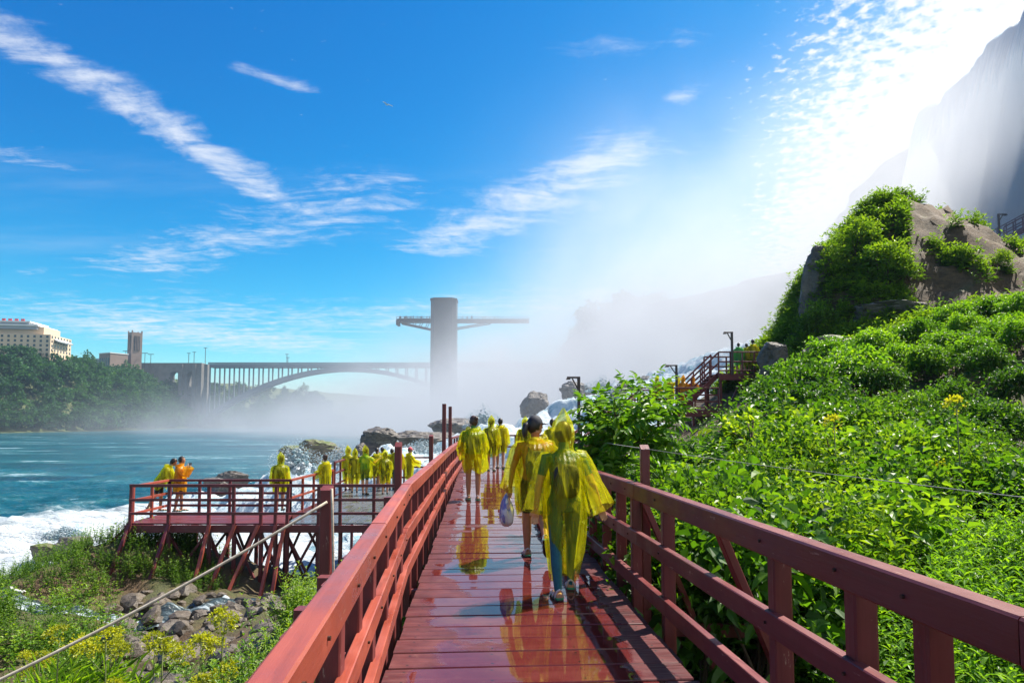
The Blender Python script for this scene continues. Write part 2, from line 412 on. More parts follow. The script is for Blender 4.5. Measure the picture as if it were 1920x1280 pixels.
def tps_fit(C, lam=.02):
    n = len(C); d2 = ((C[:, None, :2]-C[None, :, :2])**2).sum(-1)
    K = np.where(d2 > 0, .5*d2*np.log(np.maximum(d2, 1e-9)), 0) + lam*np.eye(n)*10
    A = np.zeros((n+3, n+3)); A[:n, :n] = K; A[:n, n] = 1; A[:n, n+1:] = C[:, :2]; A[n, :n] = 1; A[n+1:, :n] = C[:, :2].T
    return np.linalg.solve(A, np.concatenate([C[:, 2], np.zeros(3)]))
_tw = tps_fit(CP)
def tps(x, y, C=CP, wts=_tw):
    x = np.asarray(x, float); y = np.asarray(y, float); sh = x.shape; x = x.ravel(); y = y.ravel()
    out = np.empty(len(x))
    for i in range(0, len(x), 20000):
        d2 = (x[i:i+20000, None]-C[None, :, 0])**2 + (y[i:i+20000, None]-C[None, :, 1])**2
        U = .5*d2*np.log(np.maximum(d2, 1e-9))
        out[i:i+20000] = U@wts[:-3] + wts[-3] + wts[-2]*x[i:i+20000] + wts[-1]*y[i:i+20000]
    return out.reshape(sh)
gx = np.unique(np.concatenate([np.arange(-40, -18, 1.2), np.arange(-18, 34, .3), np.arange(34, 62, 1.5)]))
gy = np.unique(np.concatenate([np.arange(-10, 44, .3), np.arange(44, 110, 1.2), np.arange(110, 232, 4)]))
GX, GY = np.meshgrid(gx, gy, indexing='ij')
GZ = np.clip(tps(GX, GY), -6.2, 16)
hillw = sstep(GZ, 4, 8)*sstep(GY, 26, 30)*(1-sstep(GY, 44, 60))
GZ = GZ + .22*fbm(GX*.5, GY*.5, oct=5, seed=3) + hillw*.55*fbm(GX*.55, GY*.55, GZ*.6, oct=5, seed=9)
rid_ = 1-np.abs(fbm(GX*1.1, GY*1.1, GZ*1.6, oct=4, seed=19)); GZ = GZ + hillw*.38*(rid_-.75)
lw = sstep(-GX, 2, 5)*(1-sstep(GY, 26, 32))
GZ = GZ + lw*.22*np.abs(fbm(GX*1.1, GY*1.1, oct=4, seed=21))
def _interp(x, y, Z=None):
    Z = GZ if Z is None else Z
    x = np.clip(np.asarray(x, float), gx[0], gx[-1]-1e-3); y = np.clip(np.asarray(y, float), gy[0], gy[-1]-1e-3)
    i = np.searchsorted(gx, x, side='right')-1; j = np.searchsorted(gy, y, side='right')-1
    fx = (x-gx[i])/(gx[i+1]-gx[i]); fy = (y-gy[j])/(gy[j+1]-gy[j])
    return Z[i, j]*(1-fx)*(1-fy)+Z[i+1, j]*fx*(1-fy)+Z[i, j+1]*(1-fx)*fy+Z[i+1, j+1]*fx*fy
H = lambda x, y: float(_interp(np.array([x]), np.array([y]))[0])

def ground_mat():
    m_, nt, bs = mat('soil_rock_and_moss')
    p = posn(nt); nz = nt.sep(nt.new('ShaderNodeNewGeometry').outputs['Normal'])[2]
    n1 = nt.noise(p, .7, 7, .65); n2 = nt.noise(p, 6, 7, .7); n3 = nt.noise(nt.mapping(p, scale=(1, 1, 3)), 2.2, 6, .7)
    soil = nt.ramp(nt.m('ADD', nt.m('MULTIPLY', n1, .5), nt.m('MULTIPLY', n2, .5)), [(.3, (.035, .021, .010)), (.5, (.105, .062, .028)), (.7, (.19, .12, .056))])
    rock = nt.ramp(nt.m('ADD', nt.m('MULTIPLY', n3, .6), nt.m('MULTIPLY', n2, .4)), [(.3, (.026, .016, .007)), (.5, (.085, .050, .018)), (.66, (.15, .092, .034)), (.8, (.20, .15, .09))])
    steep = nt.maprange(nt.m('ADD', nz, nt.m('MULTIPLY', n1, .25)), .95, .68)
    c = nt.mix(steep, soil, rock)
    gmask = nt.maprange(nt.m('ADD', nt.m('MULTIPLY', nz, .5), nt.m('MULTIPLY', n1, .8)), .78, .98)
    c = nt.mix(nt.m('MULTIPLY', gmask, .8), c, nt.ramp(n2, [(.3, (.02, .035, .006)), (.7, (.075, .10, .015))]))
    nt.l.new(c, bs.inputs['Base Color']); bs.inputs['Roughness'].default_value = .75
    bump(nt, bs, nt.m('ADD', n2, nt.m('MULTIPLY', nt.noise(p, 24, 5, .7), .5)), .8, .09)
    return m_
M['ground'] = ground_mat()
ground = link('ground', np_mesh('ground', np.stack([GX, GY, GZ], -1).reshape(-1, 3), grid_faces(len(gx), len(gy))[:, ::-1], M['ground'], True), kind='structure')

# ------------------------------------------------------------------ river
def river_mat():
    m_, nt, bs = mat('river_water_with_foam')
    p = posn(nt)
    st = nt.mapping(p, scale=(.035, .12, 1)); st2 = nt.mapping(p, rot=(0, 0, R(8)), scale=(.16, .55, 1))
    n1 = nt.noise(st, 1.0, 7, .62, .8); n2 = nt.noise(st2, 1.0, 7, .68, .6); n3 = nt.noise(nt.mapping(p, scale=(.6, 1.5, 1)), 1.0, 6, .7)
    f = nt.m('ADD', nt.m('MULTIPLY', n1, .55), nt.m('ADD', nt.m('MULTIPLY', n2, .3), nt.m('MULTIPLY', n3, .15)))
    # churned white close to the rapids and the rocky spit
    x, y, z = nt.sep(p)
    d = nt.v('LENGTH', nt.v('MULTIPLY', nt.v('SUBTRACT', p, (-12.0, 30.0, WZ)), (.040, .042, 0.0)))
    d2 = nt.v('LENGTH', nt.v('MULTIPLY', nt.v('SUBTRACT', p, (-28.0, 26.0, WZ)), (.05, .085, 0.0)))
    near = nt.m('MAXIMUM', nt.maprange(d, 1.15, .15, 0, .34), nt.maprange(d2, 1.1, .25, 0, .22))
    foam = nt.maprange(nt.m('ADD', f, near), .53, .70)
    colr = nt.ramp(n1, [(.32, (.002, .035, .055)), (.5, (.004, .075, .10)), (.72, (.015, .16, .18))])
    colr = nt.mix(nt.m('MULTIPLY', foam, .93), colr, (.50, .55, .58))
    nt.l.new(colr, bs.inputs['Base Color'])
    nt.l.new(nt.maprange(foam, 0, 1, .16, .7), bs.inputs['Roughness'])
    bs.inputs['IOR'].default_value = 1.33
    bump(nt, bs, nt.m('ADD', nt.m('MULTIPLY', n2, 1.0), nt.m('ADD', nt.m('MULTIPLY', n3, .5), nt.m('MULTIPLY', nt.noise(nt.mapping(p, scale=(1.6, 3.4, 1)), 1.0, 5, .7), .3))), .9, .55)
    return m_
M['river'] = river_mat()
# finer mesh near the shore with real chop, coarse far away
rx = np.concatenate([np.linspace(-3000, -400, 8), np.linspace(-380, -72, 60), np.linspace(-70, 14, 240), np.linspace(30, 1500, 8)])
ry = np.concatenate([np.linspace(-800, -30, 6), np.linspace(-20, 12, 12), np.linspace(13, 62, 190), np.linspace(63, 240, 120), np.linspace(250, 3500, 30)])
RX, RY = np.meshgrid(rx, ry, indexing='ij')
amp = .30*np.exp(-((RX+16)/18)**2-((RY-30)/13)**2) + .12*np.exp(-((RX+40)/45)**2-((RY-45)/45)**2) + .05*(1-sstep(RY, 60, 200))*(1-sstep(-RX, 60, 70))
amp = amp*(1-sstep(np.abs(RX+28), 38, 42))
RZ = WZ + amp*(1.3*fbm(RX*.22, RY*.42, oct=3, seed=31) + .8*np.abs(fbm(RX*.8, RY*1.2, oct=4, seed=33)))
link('river', np_mesh('river', np.stack([RX, RY, RZ], -1).reshape(-1, 3), grid_faces(len(rx), len(ry))[:, ::-1], M['river'], True), kind='structure')

# ------------------------------------------------------------------ rapids tumbling over the talus
def foam_mat(name='rapids_white_water', blue=.35):
    m_, nt, bs = mat(name)
    p = posn(nt)
    n1 = nt.noise(nt.mapping(p, rot=(0, 0, R(-35)), scale=(.35, 1.0, .7)), 1.0, 7, .65, .8); n2 = nt.noise(p, 3.2, 7, .7)
    f = nt.m('ADD', nt.m('MULTIPLY', n1, .6), nt.m('MULTIPLY', n2, .4))
    c = nt.ramp(f, [(.32, (.08, .22, .29)), (.42, (.27, .43, .50)), (.52, (.54, .61, .65)), (.66, (.74, .77, .80))])
    nt.l.new(c, bs.inputs['Base Color']); bs.inputs['Roughness'].default_value = .95; bs.inputs['Specular IOR Level'].default_value = .08
    bump(nt, bs, nt.m('ADD', n2, nt.m('MULTIPLY', nt.noise(p, 14, 6, .7), .5)), .9, .18)
    return m_
M['foam'] = foam_mat()
def stream_mat():
    m_, nt, bs = mat('broken_stream_water'); p = posn(nt)
    n1 = nt.noise(nt.mapping(p, rot=(0, 0, R(32)), scale=(1.2, 4.0, 2)), 1.4, 7, .7, .5)
    nt.l.new(nt.ramp(n1, [(.40, (.020, .028, .030)), (.52, (.06, .09, .10)), (.60, (.35, .42, .46)), (.70, (.62, .66, .69))]), bs.inputs['Base Color'])
    nt.l.new(nt.maprange(n1, .45, .6, .08, .8), bs.inputs['Roughness']); bump(nt, bs, n1, .8, .08)
    return m_
M['stream'] = stream_mat()
RC = np.array([(-24,38,-4.6),(-18,34,-4.5),(-16,38,-3.2),(-12,40,-1.7),(-8,40,-.8),(-4,42,-.35),(0,45,.6),(3,50,1.6),(8,55,3.0),(14,60,5.3),(20,62,7.2),(27,66,9.6),(34,64,12),
 (-9,34,-3.3),(-4,35,-2.2),(0,37,-1.0),(4,40,.2),(8,46,2.0),(-12,48,-3.6),(-6,52,-2.0),(0,60,.2),(8,70,3.5),(18,80,7.5),(30,84,11),(-18,50,-4.8),(-14,62,-4.8),(-4,72,-2),(6,90,2.6),(-10,90,-4.9),(20,105,7),(36,100,11),(8,120,2),(-8,27,-4.8),(-4,29,-3.8),(0,33,-2.6),(6,37,-.6),(12,42,1.6),(16,50,4.2),(24,54,7.2),(32,50,9.6)], float)
_rw = tps_fit(RC)
ax = np.arange(-26, 36, .26); ay = np.concatenate([np.arange(26, 66, .26), np.arange(66, 118, .8)])
AX, AY = np.meshgrid(ax, ay, indexing='ij')
AZ = tps(AX, AY, RC, _rw)
u_ = (AX*.82 - AY*.57); v_ = (AX*.57+AY*.82)       # streaks run with the fall of the slope
rough_ = 1.0 - .6*sstep(AY, 80, 110)
AZ = AZ + rough_*(.75*fbm(u_*.16, v_*.30, oct=3, seed=41) + .50*np.abs(fbm(u_*.55, v_*.8, oct=4, seed=43)) + .16*fbm(AX*2.4, AY*2.4, oct=3, seed=45))
link('rapids', np_mesh('rapids', np.stack([AX, AY, AZ], -1).reshape(-1, 3), grid_faces(len(ax), len(ay))[:, ::-1], M['foam'], True), kind='structure')
def RZf(x, y): return float(tps(np.array([x]), np.array([y]), RC, _rw)[0])

# ------------------------------------------------------------------ cliff, plateau and the waterfall
cl = [(52, 10), (47, 30), (45, 45), (44.5, 56), (44, 66), (43.2, 76), (44.5, 90), (50, 105), (48, 125), (46, 150), (38, 185), (44, 220), (36, 260), (40, 300), (26, 330), (34, 370), (40, 450), (10, 560), (-20, 640), (60, 760), (90, 1000)]
def polyline(pts, n):
    pts = np.array(pts, float); d = np.concatenate([[0], np.cumsum(np.hypot(*np.diff(pts, axis=0).T))]); s_ = np.linspace(0, d[-1], n)
    s_ = d[-1]*(np.linspace(0, 1, n)**2.1)
    return np.stack([np.interp(s_, d, pts[:, k]) for k in range(pts.shape[1])], -1), s_
cpl, cs = polyline(cl, 300)
nv = 46
tt = np.linspace(0, 1, nv)
cx = cpl[:, 0][:, None]; cyy = cpl[:, 1][:, None]
ztop = np.interp(cpl[:, 1], [10, 40, 66, 70, 82, 92, 120, 200, 300, 420, 700], [37, 35.5, 33.2, 34.2, 33.6, 31, 30, 38, 45, 46, 44])[:, None]
zb = -6.0
ledge = (np.floor(tt*7+1e-6)/7)[None, :]
zz = zb + (ztop-zb)*tt[None, :]
jit = 1.6*fbm(cs[:, None]*.09+0*tt, zz*.16, oct=5, seed=51) + 1.2*np.floor(fbm(cs[:, None]*.03+0*tt, zz*.25, oct=2, seed=53)*2)/2
out_ = 6.0*(1-tt[None, :])**1.5 + jit
round_ = 3.4*np.clip((tt[None, :]-.86)/.14, 0, 1)**2
CX = cx - out_ + round_; CY = cyy + 0*tt; CZ = zz
# plateau behind the edge
k = 8
pw = np.linspace(0, 1, k)[1:]**1.5
PX = CX[:, -1:] + pw[None, :]*400; PY = CY[:, -1:] + 0*pw; PZ = CZ[:, -1:] + pw[None, :]*6 + .8*fbm(PX*.1, PY*.1, seed=57)
CV = np.stack([np.concatenate([CX, PX], 1), np.concatenate([CY, PY], 1), np.concatenate([CZ, PZ], 1)], -1)
link('cliff', np_mesh('cliff', CV.reshape(-1, 3), grid_faces(300, nv+k-1), M['cliff'], True), kind='structure')

def fall_mat():
    m_, nt, bs = mat('falling_water')
    g = attr(nt, 'gv')
    s1 = nt.noise(nt.mapping(g, scale=(.9, .10, 1)), 1.0, 7, .65, .3); s2 = nt.noise(nt.mapping(g, scale=(4.5, .22, 1)), 1.0, 7, .7, .2)
    f = nt.m('ADD', nt.m('MULTIPLY', s1, .45), nt.m('MULTIPLY', s2, .55))
    dn = nt.sep(g)[1]
    f = nt.m('ADD', f, nt.maprange(dn, 1.5, 9.0, -.10, .26))
    c = nt.ramp(f, [(.34, (.006, .14, .32)), (.48, (.03, .27, .47)), (.58, (.45, .62, .72)), (.68, (.92, .94, .95))])
    c = nt.mix(nt.maprange(dn, .8, 8.0, .8, 0.0), c, nt.mix(s2, (.02, .22, .46), (.20, .50, .68)))
    nt.l.new(c, bs.inputs['Base Color']); bs.inputs['Roughness'].default_value = .4
    bump(nt, bs, f, .9, .35)
    tr = nt.new('ShaderNodeBsdfTranslucent'); nt.l.new(c, tr.inputs[0]); mx = nt.new('ShaderNodeMixShader'); mx.inputs[0].default_value = .4
    nt.l.new(bs.outputs[0], mx.inputs[1]); nt.l.new(tr.outputs[0], mx.inputs[2]); nt.l.new(mx.outputs[0], nt.n['Material Output'].inputs[0])
    return m_
M['fall'] = fall_mat()
fy = np.linspace(28, 61.5, 150); fs = np.linspace(0, 1, 70)
FY, FS = np.meshgrid(fy, fs, indexing='ij')
crest = np.interp(FY, [28, 40, 52, 61, 70], [41, 39.2, 37, 34.0, 33.8]) + .5*fbm(FY*.35, FY*0, seed=61)
fxl = np.interp(FY, cpl[:, 1], cpl[:, 0]) + 1.5*(1-sstep(FY, 50, 66))
# over the lip, then down
s1 = np.clip(FS/.16, 0, 1); s2 = np.clip((FS-.16)/.84, 0, 1)
FX = fxl + 5*(1-s1)**1.0 + (-3.6*s1**1.5)*1.0 - 4.2*np.sqrt(s2) + .7*fbm(FY*.55, s2*3.0, oct=4, seed=63)*(.35+s2)
FZ = crest - 1.9*s1**2 - s2*(crest-1.9-6.0)
FZ = FZ + .35*fbm(FY*.8, s1*3, oct=3, seed=65)
link('waterfall', np_mesh('waterfall', np.stack([FX, FY, FZ], -1).reshape(-1, 3), grid_faces(150, 70), M['fall'], True,
     attrs={'gv': ('FLOAT_VECTOR', 'POINT', np.stack([FY, crest-FZ, 0*FY], -1).reshape(-1, 3))}), kind='structure')

# ------------------------------------------------------------------ far gorge wall (left bank)
fb = [(-330, 60), (-300, 180), (-272, 300), (-262, 400), (-270, 480), (-290, 560), (-282, 640), (-262, 720), (-235, 790), (-200, 900), (-150, 1100), (-120, 1500), (-80, 2400)]
fpl, fs_ = polyline(fb, 220)
prof = np.array([(16, -8), (10, -4.6), (4, -3.6), (0, -1), (-10, 10), (-22, 24), (-34, 36), (-42, 41), (-60, 43), (-160, 45), (-420, 46), (-1500, 50)], float)
ps = np.linspace(0, len(prof)-1, 60); PO = np.interp(ps, range(len(prof)), prof[:, 0]); PZ_ = np.interp(ps, range(len(prof)), prof[:, 1])
BX = fpl[:, 0][:, None] + PO[None, :]; BY = fpl[:, 1][:, None] + 0*PO[None, :]
BZ = PZ_[None, :] + 2.0*fbm(BX*.04, BY*.04, oct=4, seed=71)*sstep(PZ_[None, :], -3, 10)
def FB(o, y):
    x0 = np.interp(y, fpl[:, 1], fpl[:, 0]); z = np.interp(-o, -prof[:, 0], prof[:, 1]); return x0+o, z
M['bank'] = rock_mat('wooded_bank_soil', (.03, .05, .012), (.10, .12, .04), sc=.2, wet=.9)
link('far_bank', np_mesh('far_bank', np.stack([BX, BY, BZ], -1).reshape(-1, 3), grid_faces(220, 60), M['bank'], True), kind='structure')
# ------------------------------------------------------------------ the boardwalk
AXS = Vector((-.0535, 1, 0)).normalized(); AXR = Vector((AXS.y, -AXS.x, 0))
def walk(D, side=0.0, z=0.0):
    c = Vector((.405 - .0535*D, D, z)); return c + AXR*side
AZR = math.atan2(-.0535, 1)*-1     # rotation of the boards about z
b = MB()
for s_ in (-.88, -.3, .3, .88): b.beam(walk(-2.4, s_, -.155), walk(24.4, s_, -.155), .07, .19)
boardwalk = b.build('boardwalk', M['post'], kind='structure')
pm = []
for k in range(5):
    q_ = MB(); q_.beam((-1.0+random.uniform(-.012, .012), 0, 0), (1.0+random.uniform(-.012, .012), 0, 0), .272, .05, ch=.007, wob=.0015)
    pm.append(q_.mesh('plank', M['deck']))
nD = 0
for i in range(93):
    D = -2.3 + i*.287
    c = walk(D, random.uniform(-.008, .008), -.025 + random.uniform(-.004, .003))
    o = link('plank', pm[i % 5], boardwalk, c, (random.uniform(-.004, .004), random.uniform(-.0025, .0025), AZR + random.uniform(-.004, .004) + (math.pi if random.random() < .5 else 0)))
# piles that carry it
def ground_post(name, x, y, ztop, wd, m_, parent, lean=(0, 0)):
    zb_ = H(x+lean[0], y+lean[1]) - .25
    return MB().beam((x+lean[0], y+lean[1], zb_), (x, y, ztop), wd, wd, up=(0, 1, 0)).build(name, m_, parent)
for D in (-1.5, 1.5, 4.5, 7.5, 10.5, 13.5, 16.5, 19.5, 22.5):
    for s_ in (-.8, .8):
        pt = walk(D, s_); ground_post('pile', pt.x, pt.y, -.255, .12, M['post'], boardwalk)
    MB().beam(walk(D, -1.25, -.32), walk(D, 1.25, -.32), .09, .12).build('joist', M['post'], boardwalk)

# ------------------------------------------------------------------ railings of the boardwalk
def interp_line(pts, D):
    ys = [p_[1] for p_ in pts]
    return Vector((np.interp(D, ys, [p_[0] for p_ in pts]), D, np.interp(D, ys, [p_[2] for p_ in pts])))
def railing(name, pts, levels, posts, wd, ht, label, mr, mp, side, talls=()):
    t = empty(name, (pts[0][0], pts[0][1], 0), label=label, cat='railing')
    names = ('top_rail', 'middle_rail', 'bottom_rail')
    for nm, dz, hh, ww in zip(names, levels, (ht, ht*.86, ht*.86), (wd, wd*.55, wd*.55)):
        for i in range(len(pts)-1):
            a = Vector(pts[i]); c = Vector(pts[i+1]); a.z += dz - hh/2; c.z += dz - hh/2
            nseg = max(1, round((c-a).length/3.2))
            for k in range(nseg):
                g = (c-a).normalized()*.0025
                MB().beam(a+(c-a)*(k/nseg)+g + Vector((0, 0, random.uniform(-.004, .004))), a+(c-a)*((k+1)/nseg)-g, ww, hh, wob=.001).build(nm, mr, t)
    for D in posts:
        c = interp_line(pts, D); x = c.x + side*(wd*.5+.045)*.55
        MB().beam((x, D, -.42), (x, D, c.z+levels[0]-ht*.45), .10 if side > 0 else .088, .088, up=(0, 1, 0), wob=.002).build('post', mp, t)
    return t
LP = [(-.42, -1.2, 0.01), (-.585, 1.52, 0.0), (-1.05, 6.4, 0.0), (-1.50, 15.5, 0.0), (-1.80, 23.8, 0.0)]
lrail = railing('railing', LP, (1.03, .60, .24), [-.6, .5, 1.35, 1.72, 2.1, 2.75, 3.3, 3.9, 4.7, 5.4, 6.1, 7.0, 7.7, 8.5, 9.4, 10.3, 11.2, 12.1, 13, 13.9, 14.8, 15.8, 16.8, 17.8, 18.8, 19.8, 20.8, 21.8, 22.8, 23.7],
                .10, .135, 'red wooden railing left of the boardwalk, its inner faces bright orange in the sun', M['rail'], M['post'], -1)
RP = [(1.76, -1.2, .06), (1.52, 1.9, .045), (1.18, 6.0, .03), (1.0, 8.4, .0), (.62, 16, 0), (.24, 23.8, 0)]
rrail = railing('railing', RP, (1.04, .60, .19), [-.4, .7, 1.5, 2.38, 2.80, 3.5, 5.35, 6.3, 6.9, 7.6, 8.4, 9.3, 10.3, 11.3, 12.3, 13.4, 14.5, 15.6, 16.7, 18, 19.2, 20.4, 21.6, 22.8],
                .10, .145, 'shaded red wooden railing between the boardwalk and the green shrubs', M['post'], M['post'], 1)
def tall_post(x, y, ztop, wd, label, cut=.35):
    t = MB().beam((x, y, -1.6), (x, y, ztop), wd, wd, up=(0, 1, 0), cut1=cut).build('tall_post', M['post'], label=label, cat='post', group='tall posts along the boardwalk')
    return t
TP = tall_post(-1.29, 4.5, 1.19, .078, 'thick red post outside the left railing with the rope tied to its top')
tall_post(-1.45, 8.2, 1.36, .085, 'red post with slanted top left of railing, before the group of yellow ponchos', .7)
tall_post(-1.70, 13.5, 1.36, .085, 'short red post beside the railing under the two tallest posts')
tall_post(-1.80, 17.0, 2.12, .10, 'tallest red post rising left of the woman in the lifted poncho', 0)
tall_post(-1.93, 20.0, 2.12, .10, 'tall red post just right of the tallest one, nearer the woman', 0)
tall_post(1.31, 6.35, 1.40, .085, 'red post behind the right railing carrying the thin wire', .5)
# short support posts outside the left railing, struts outside the right one
for (x, y, zt) in ((-1.05, 3.3, .71), (-1.16, 4.05, .69), (-1.40, 7.3, .80)):
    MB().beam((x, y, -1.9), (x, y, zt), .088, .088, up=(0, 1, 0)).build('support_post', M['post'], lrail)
for D in (2.0, 4.4, 6.2, 8.0, 10.5, 13, 16):
    c = interp_line(RP, D)
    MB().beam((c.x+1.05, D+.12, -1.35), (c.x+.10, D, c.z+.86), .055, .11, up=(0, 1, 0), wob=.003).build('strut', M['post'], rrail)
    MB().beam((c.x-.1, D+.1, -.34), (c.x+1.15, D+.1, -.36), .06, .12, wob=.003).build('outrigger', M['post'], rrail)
for D in (3.1, 5.0, 7.1):
    c = interp_line(LP, D)
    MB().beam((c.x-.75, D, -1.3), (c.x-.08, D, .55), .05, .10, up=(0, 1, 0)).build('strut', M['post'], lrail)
# rope from the thick post down to the lower left, wires to the right
def sag(a, c, n, s_):
    a = Vector(a); c = Vector(c); return [a+(c-a)*(i/n) - Vector((0, 0, s_*4*(i/n)*(1-i/n))) for i in range(n+1)]
ra = Vector((-1.27, 4.44, 1.10)); rb = P(-60, 1302, 3.6)
MB().tube(sag(ra, rb, 20, .04), .0095, 8).build('rope', M['rope'], smooth=True, label='thick weathered rope stretched from the post to the lower left corner', cat='rope')
MB().tube(sag((-1.24, 4.44, 1.19), (-1.21, 4.46, .2), 6, -.005), .009, 6).build('rope_tail', M['rope'], smooth=True, label='pale rope end hanging down the lit edge of the thick post', cat='rope')
wp = Vector((1.31, 6.30, 1.385))
MB().tube(sag(wp, P(1990, 940, 2.9), 16, .012), .0022, 5).build('wire', M['wire'], smooth=True, label='thin pale wire running right from the post over the shrubs', cat='wire')
MB().tube(sag(wp, P(1062, 812, 15.0), 16, .03), .0035, 5).build('wire', M['wire'], smooth=True, label='thin pale wire running from the post back to the red landing', cat='wire')

# ------------------------------------------------------------------ generic railed platform pieces
def deck_boards(parent, poly_a, poly_b, z, pitch, m_, along=None, th=.045, stag=0.0):
    """boards from side line a to side line b (each a pair of xy points), every `pitch`"""
    a0, a1 = [Vector((*q_, z)) for q_ in poly_a]; b0, b1 = [Vector((*q_, z)) for q_ in poly_b]
    n = max(1, round((a1-a0).length/pitch))
    for i in range(n):
        t = (i+.5)/n; p0 = a0.lerp(a1, t); p1 = b0.lerp(b1, t)
        wdt = (a1-a0).length/n*.95
        MB().beam(p0 + Vector((0, 0, random.uniform(-.004, .004)-th/2)), p1 + Vector((0, 0, random.uniform(-.004, .004)-th/2)), wdt, th, ch=.004).build('plank', m_, parent)
def rails(parent, pts, hs, posts_step, m_, th=.075, w_=.045, post_w=.075, post_down=.2, extra_posts=()):
    for i in range(len(pts)-1):
        a = Vector(pts[i]); c = Vector(pts[i+1])
        for k, h_ in enumerate(hs):
            MB().beam(a+Vector((0, 0, h_-th/2)), c+Vector((0, 0, h_-th/2)), w_*(1.5 if k == 0 else 1), th).build('rail', m_, parent)
        n = max(1, round((c-a).length/posts_step))
        for k in range(n + (1 if i == len(pts)-2 else 0)):
            q_ = a.lerp(c, k/n); q_ = q_ + Vector((0, .05, 0))
            MB().beam(q_-Vector((0, 0, post_down)), q_+Vector((0, 0, hs[0]-th*.4)), post_w, post_w, up=(0, 1, 0)).build('post', m_, parent)
# ------------------------------------------------------------------ lower viewing platform on stilts, to the left
FZ_ = -1.22
vp = empty('viewing_platform', (-7, 19, FZ_), label='red wooden viewing platform on stilts over the white water, left of the boardwalk', cat='platform')
xa, xb, y0, y1 = -10.95, -3.0, 18.3, 20.35
deck_boards(vp, ((xa, y0+.06), (xa, y1)), ((-6.45, y0+.06), (-6.9, y1)), FZ_, .19, M['plat'])
deck_boards(vp, ((-6.44, y0+.06), (xb, y0+.06)), ((-7.0, 28.5), (-3.55, 28.5)), FZ_, .24, M['greyboard'])
for a_, c_ in (((xa, y0), (xb, y0)), ((xa, y1), (-6.9, y1)), ((xa+.03, y0), (xa+.03, y1)), ((-6.95, 20.4), (-7.1, 28.5)), ((-7.1, 28.55), (-3.5, 28.55))):
    MB().beam((*a_, FZ_-.15), (*c_, FZ_-.15), .06, .21).build('fascia_beam', M['plat'], vp)
fx_ = [242, 314, 390, 437, 488, 515, 537, 596, 637, 700]
fpts = [P(x_, 975, y0).x for x_ in fx_]
for h_, th_ in ((1.06, .085), (.66, .075), (.28, .075)):
    MB().beam((fpts[0], y0-.02, FZ_+h_), (xb, y0-.02, FZ_+h_), .055, th_).build('rail', M['plat'], vp)
for x_ in fpts:
    MB().beam((x_, y0+.045, FZ_-.28), (x_+random.uniform(-.03, .03), y0+.045, FZ_+1.06), .085, .085, up=(0, 1, 0)).build('post', M['plat'], vp)
rails(vp, [(fpts[0], y0+.1, FZ_), (fpts[0], y1, FZ_)], (1.06, .66, .28), 1.0, M['rail'])
rails(vp, [(fpts[0], y1, FZ_), (-7.0, y1, FZ_)], (1.06, .66, .28), 1.0, M['plat'])
rails(vp, [(-7.0, y1, FZ_), (-6.85, 24.6, FZ_)], (1.06, .5), 1.1, M['rail'])
rails(vp, [(-6.9, 25.0, FZ_), (-7.15, 28.5, FZ_), (-3.6, 28.5, FZ_)], (1.32, .9, .45), 1.15, M['plat'])
# stilts, raking struts and cross braces
for x_ in fpts[:9] + [-4.2, -3.3]:
    ground_post('stilt', x_, y0+.1, FZ_-.24, .10, M['plat'], vp)
for x_ in (-10.85, -9.9, -8.9, -8.0, -7.1):
    ground_post('stilt', x_, y1-.05, FZ_-.24, .10, M['plat'], vp)
for (x_, y_) in ((-6.9, 23), (-6.9, 26), (-7, 28.3), (-5.2, 28.3), (-3.7, 28.3), (-5.1, 23), (-3.6, 23), (-3.6, 26)):
    ground_post('stilt', x_, y_, FZ_-.24, .11, M['plat'], vp)
for (xt, xb_, yb) in ((243, 200, 1110), (316, 277, 1122), (392, 360, 1112), (440, 388, 1112), (484, 426, 1102), (517, 487, 1094), (533, 508, 1082), (603, 610, 1060)):
    a_ = P(xt, 984, y0-.10)
    c_ = P(xb_, yb, y0-1.1); c_.z = H(c_.x, c_.y) - .12
    MB().beam(c_, a_, .085, .085, up=(0, 1, 0), wob=.003).build('raking_strut', M['rail'] if xt > 360 else M['plat'], vp)
for (x0_, x1_) in ((-10.9, -9.9), (-9.9, -8.7), (-8.7, -8.0), (-8.0, -7.2), (-7.2, -6.5), (-6.5, -5.6)):
    for k_, yo in ((0, .22), (1, .27), (0, 1.9), (1, 1.95)):
        a_ = (x0_, y0+yo, FZ_-.28); c_ = (x1_, y0+yo, FZ_-1.95)
        MB().beam(a_ if k_ else (x1_, a_[1], a_[2]), c_ if k_ else (x0_, c_[1], c_[2]), .07, .07, up=(0, 1, 0)).build('cross_brace', M['plat'], vp)
a_ = Vector((xa, y0+.2, FZ_-.1))
MB().beam(a_, (xa-1.5, y0+.6, FZ_-1.35), .08, .08, up=(0, 1, 0)).build('raking_strut', M['plat'], vp)

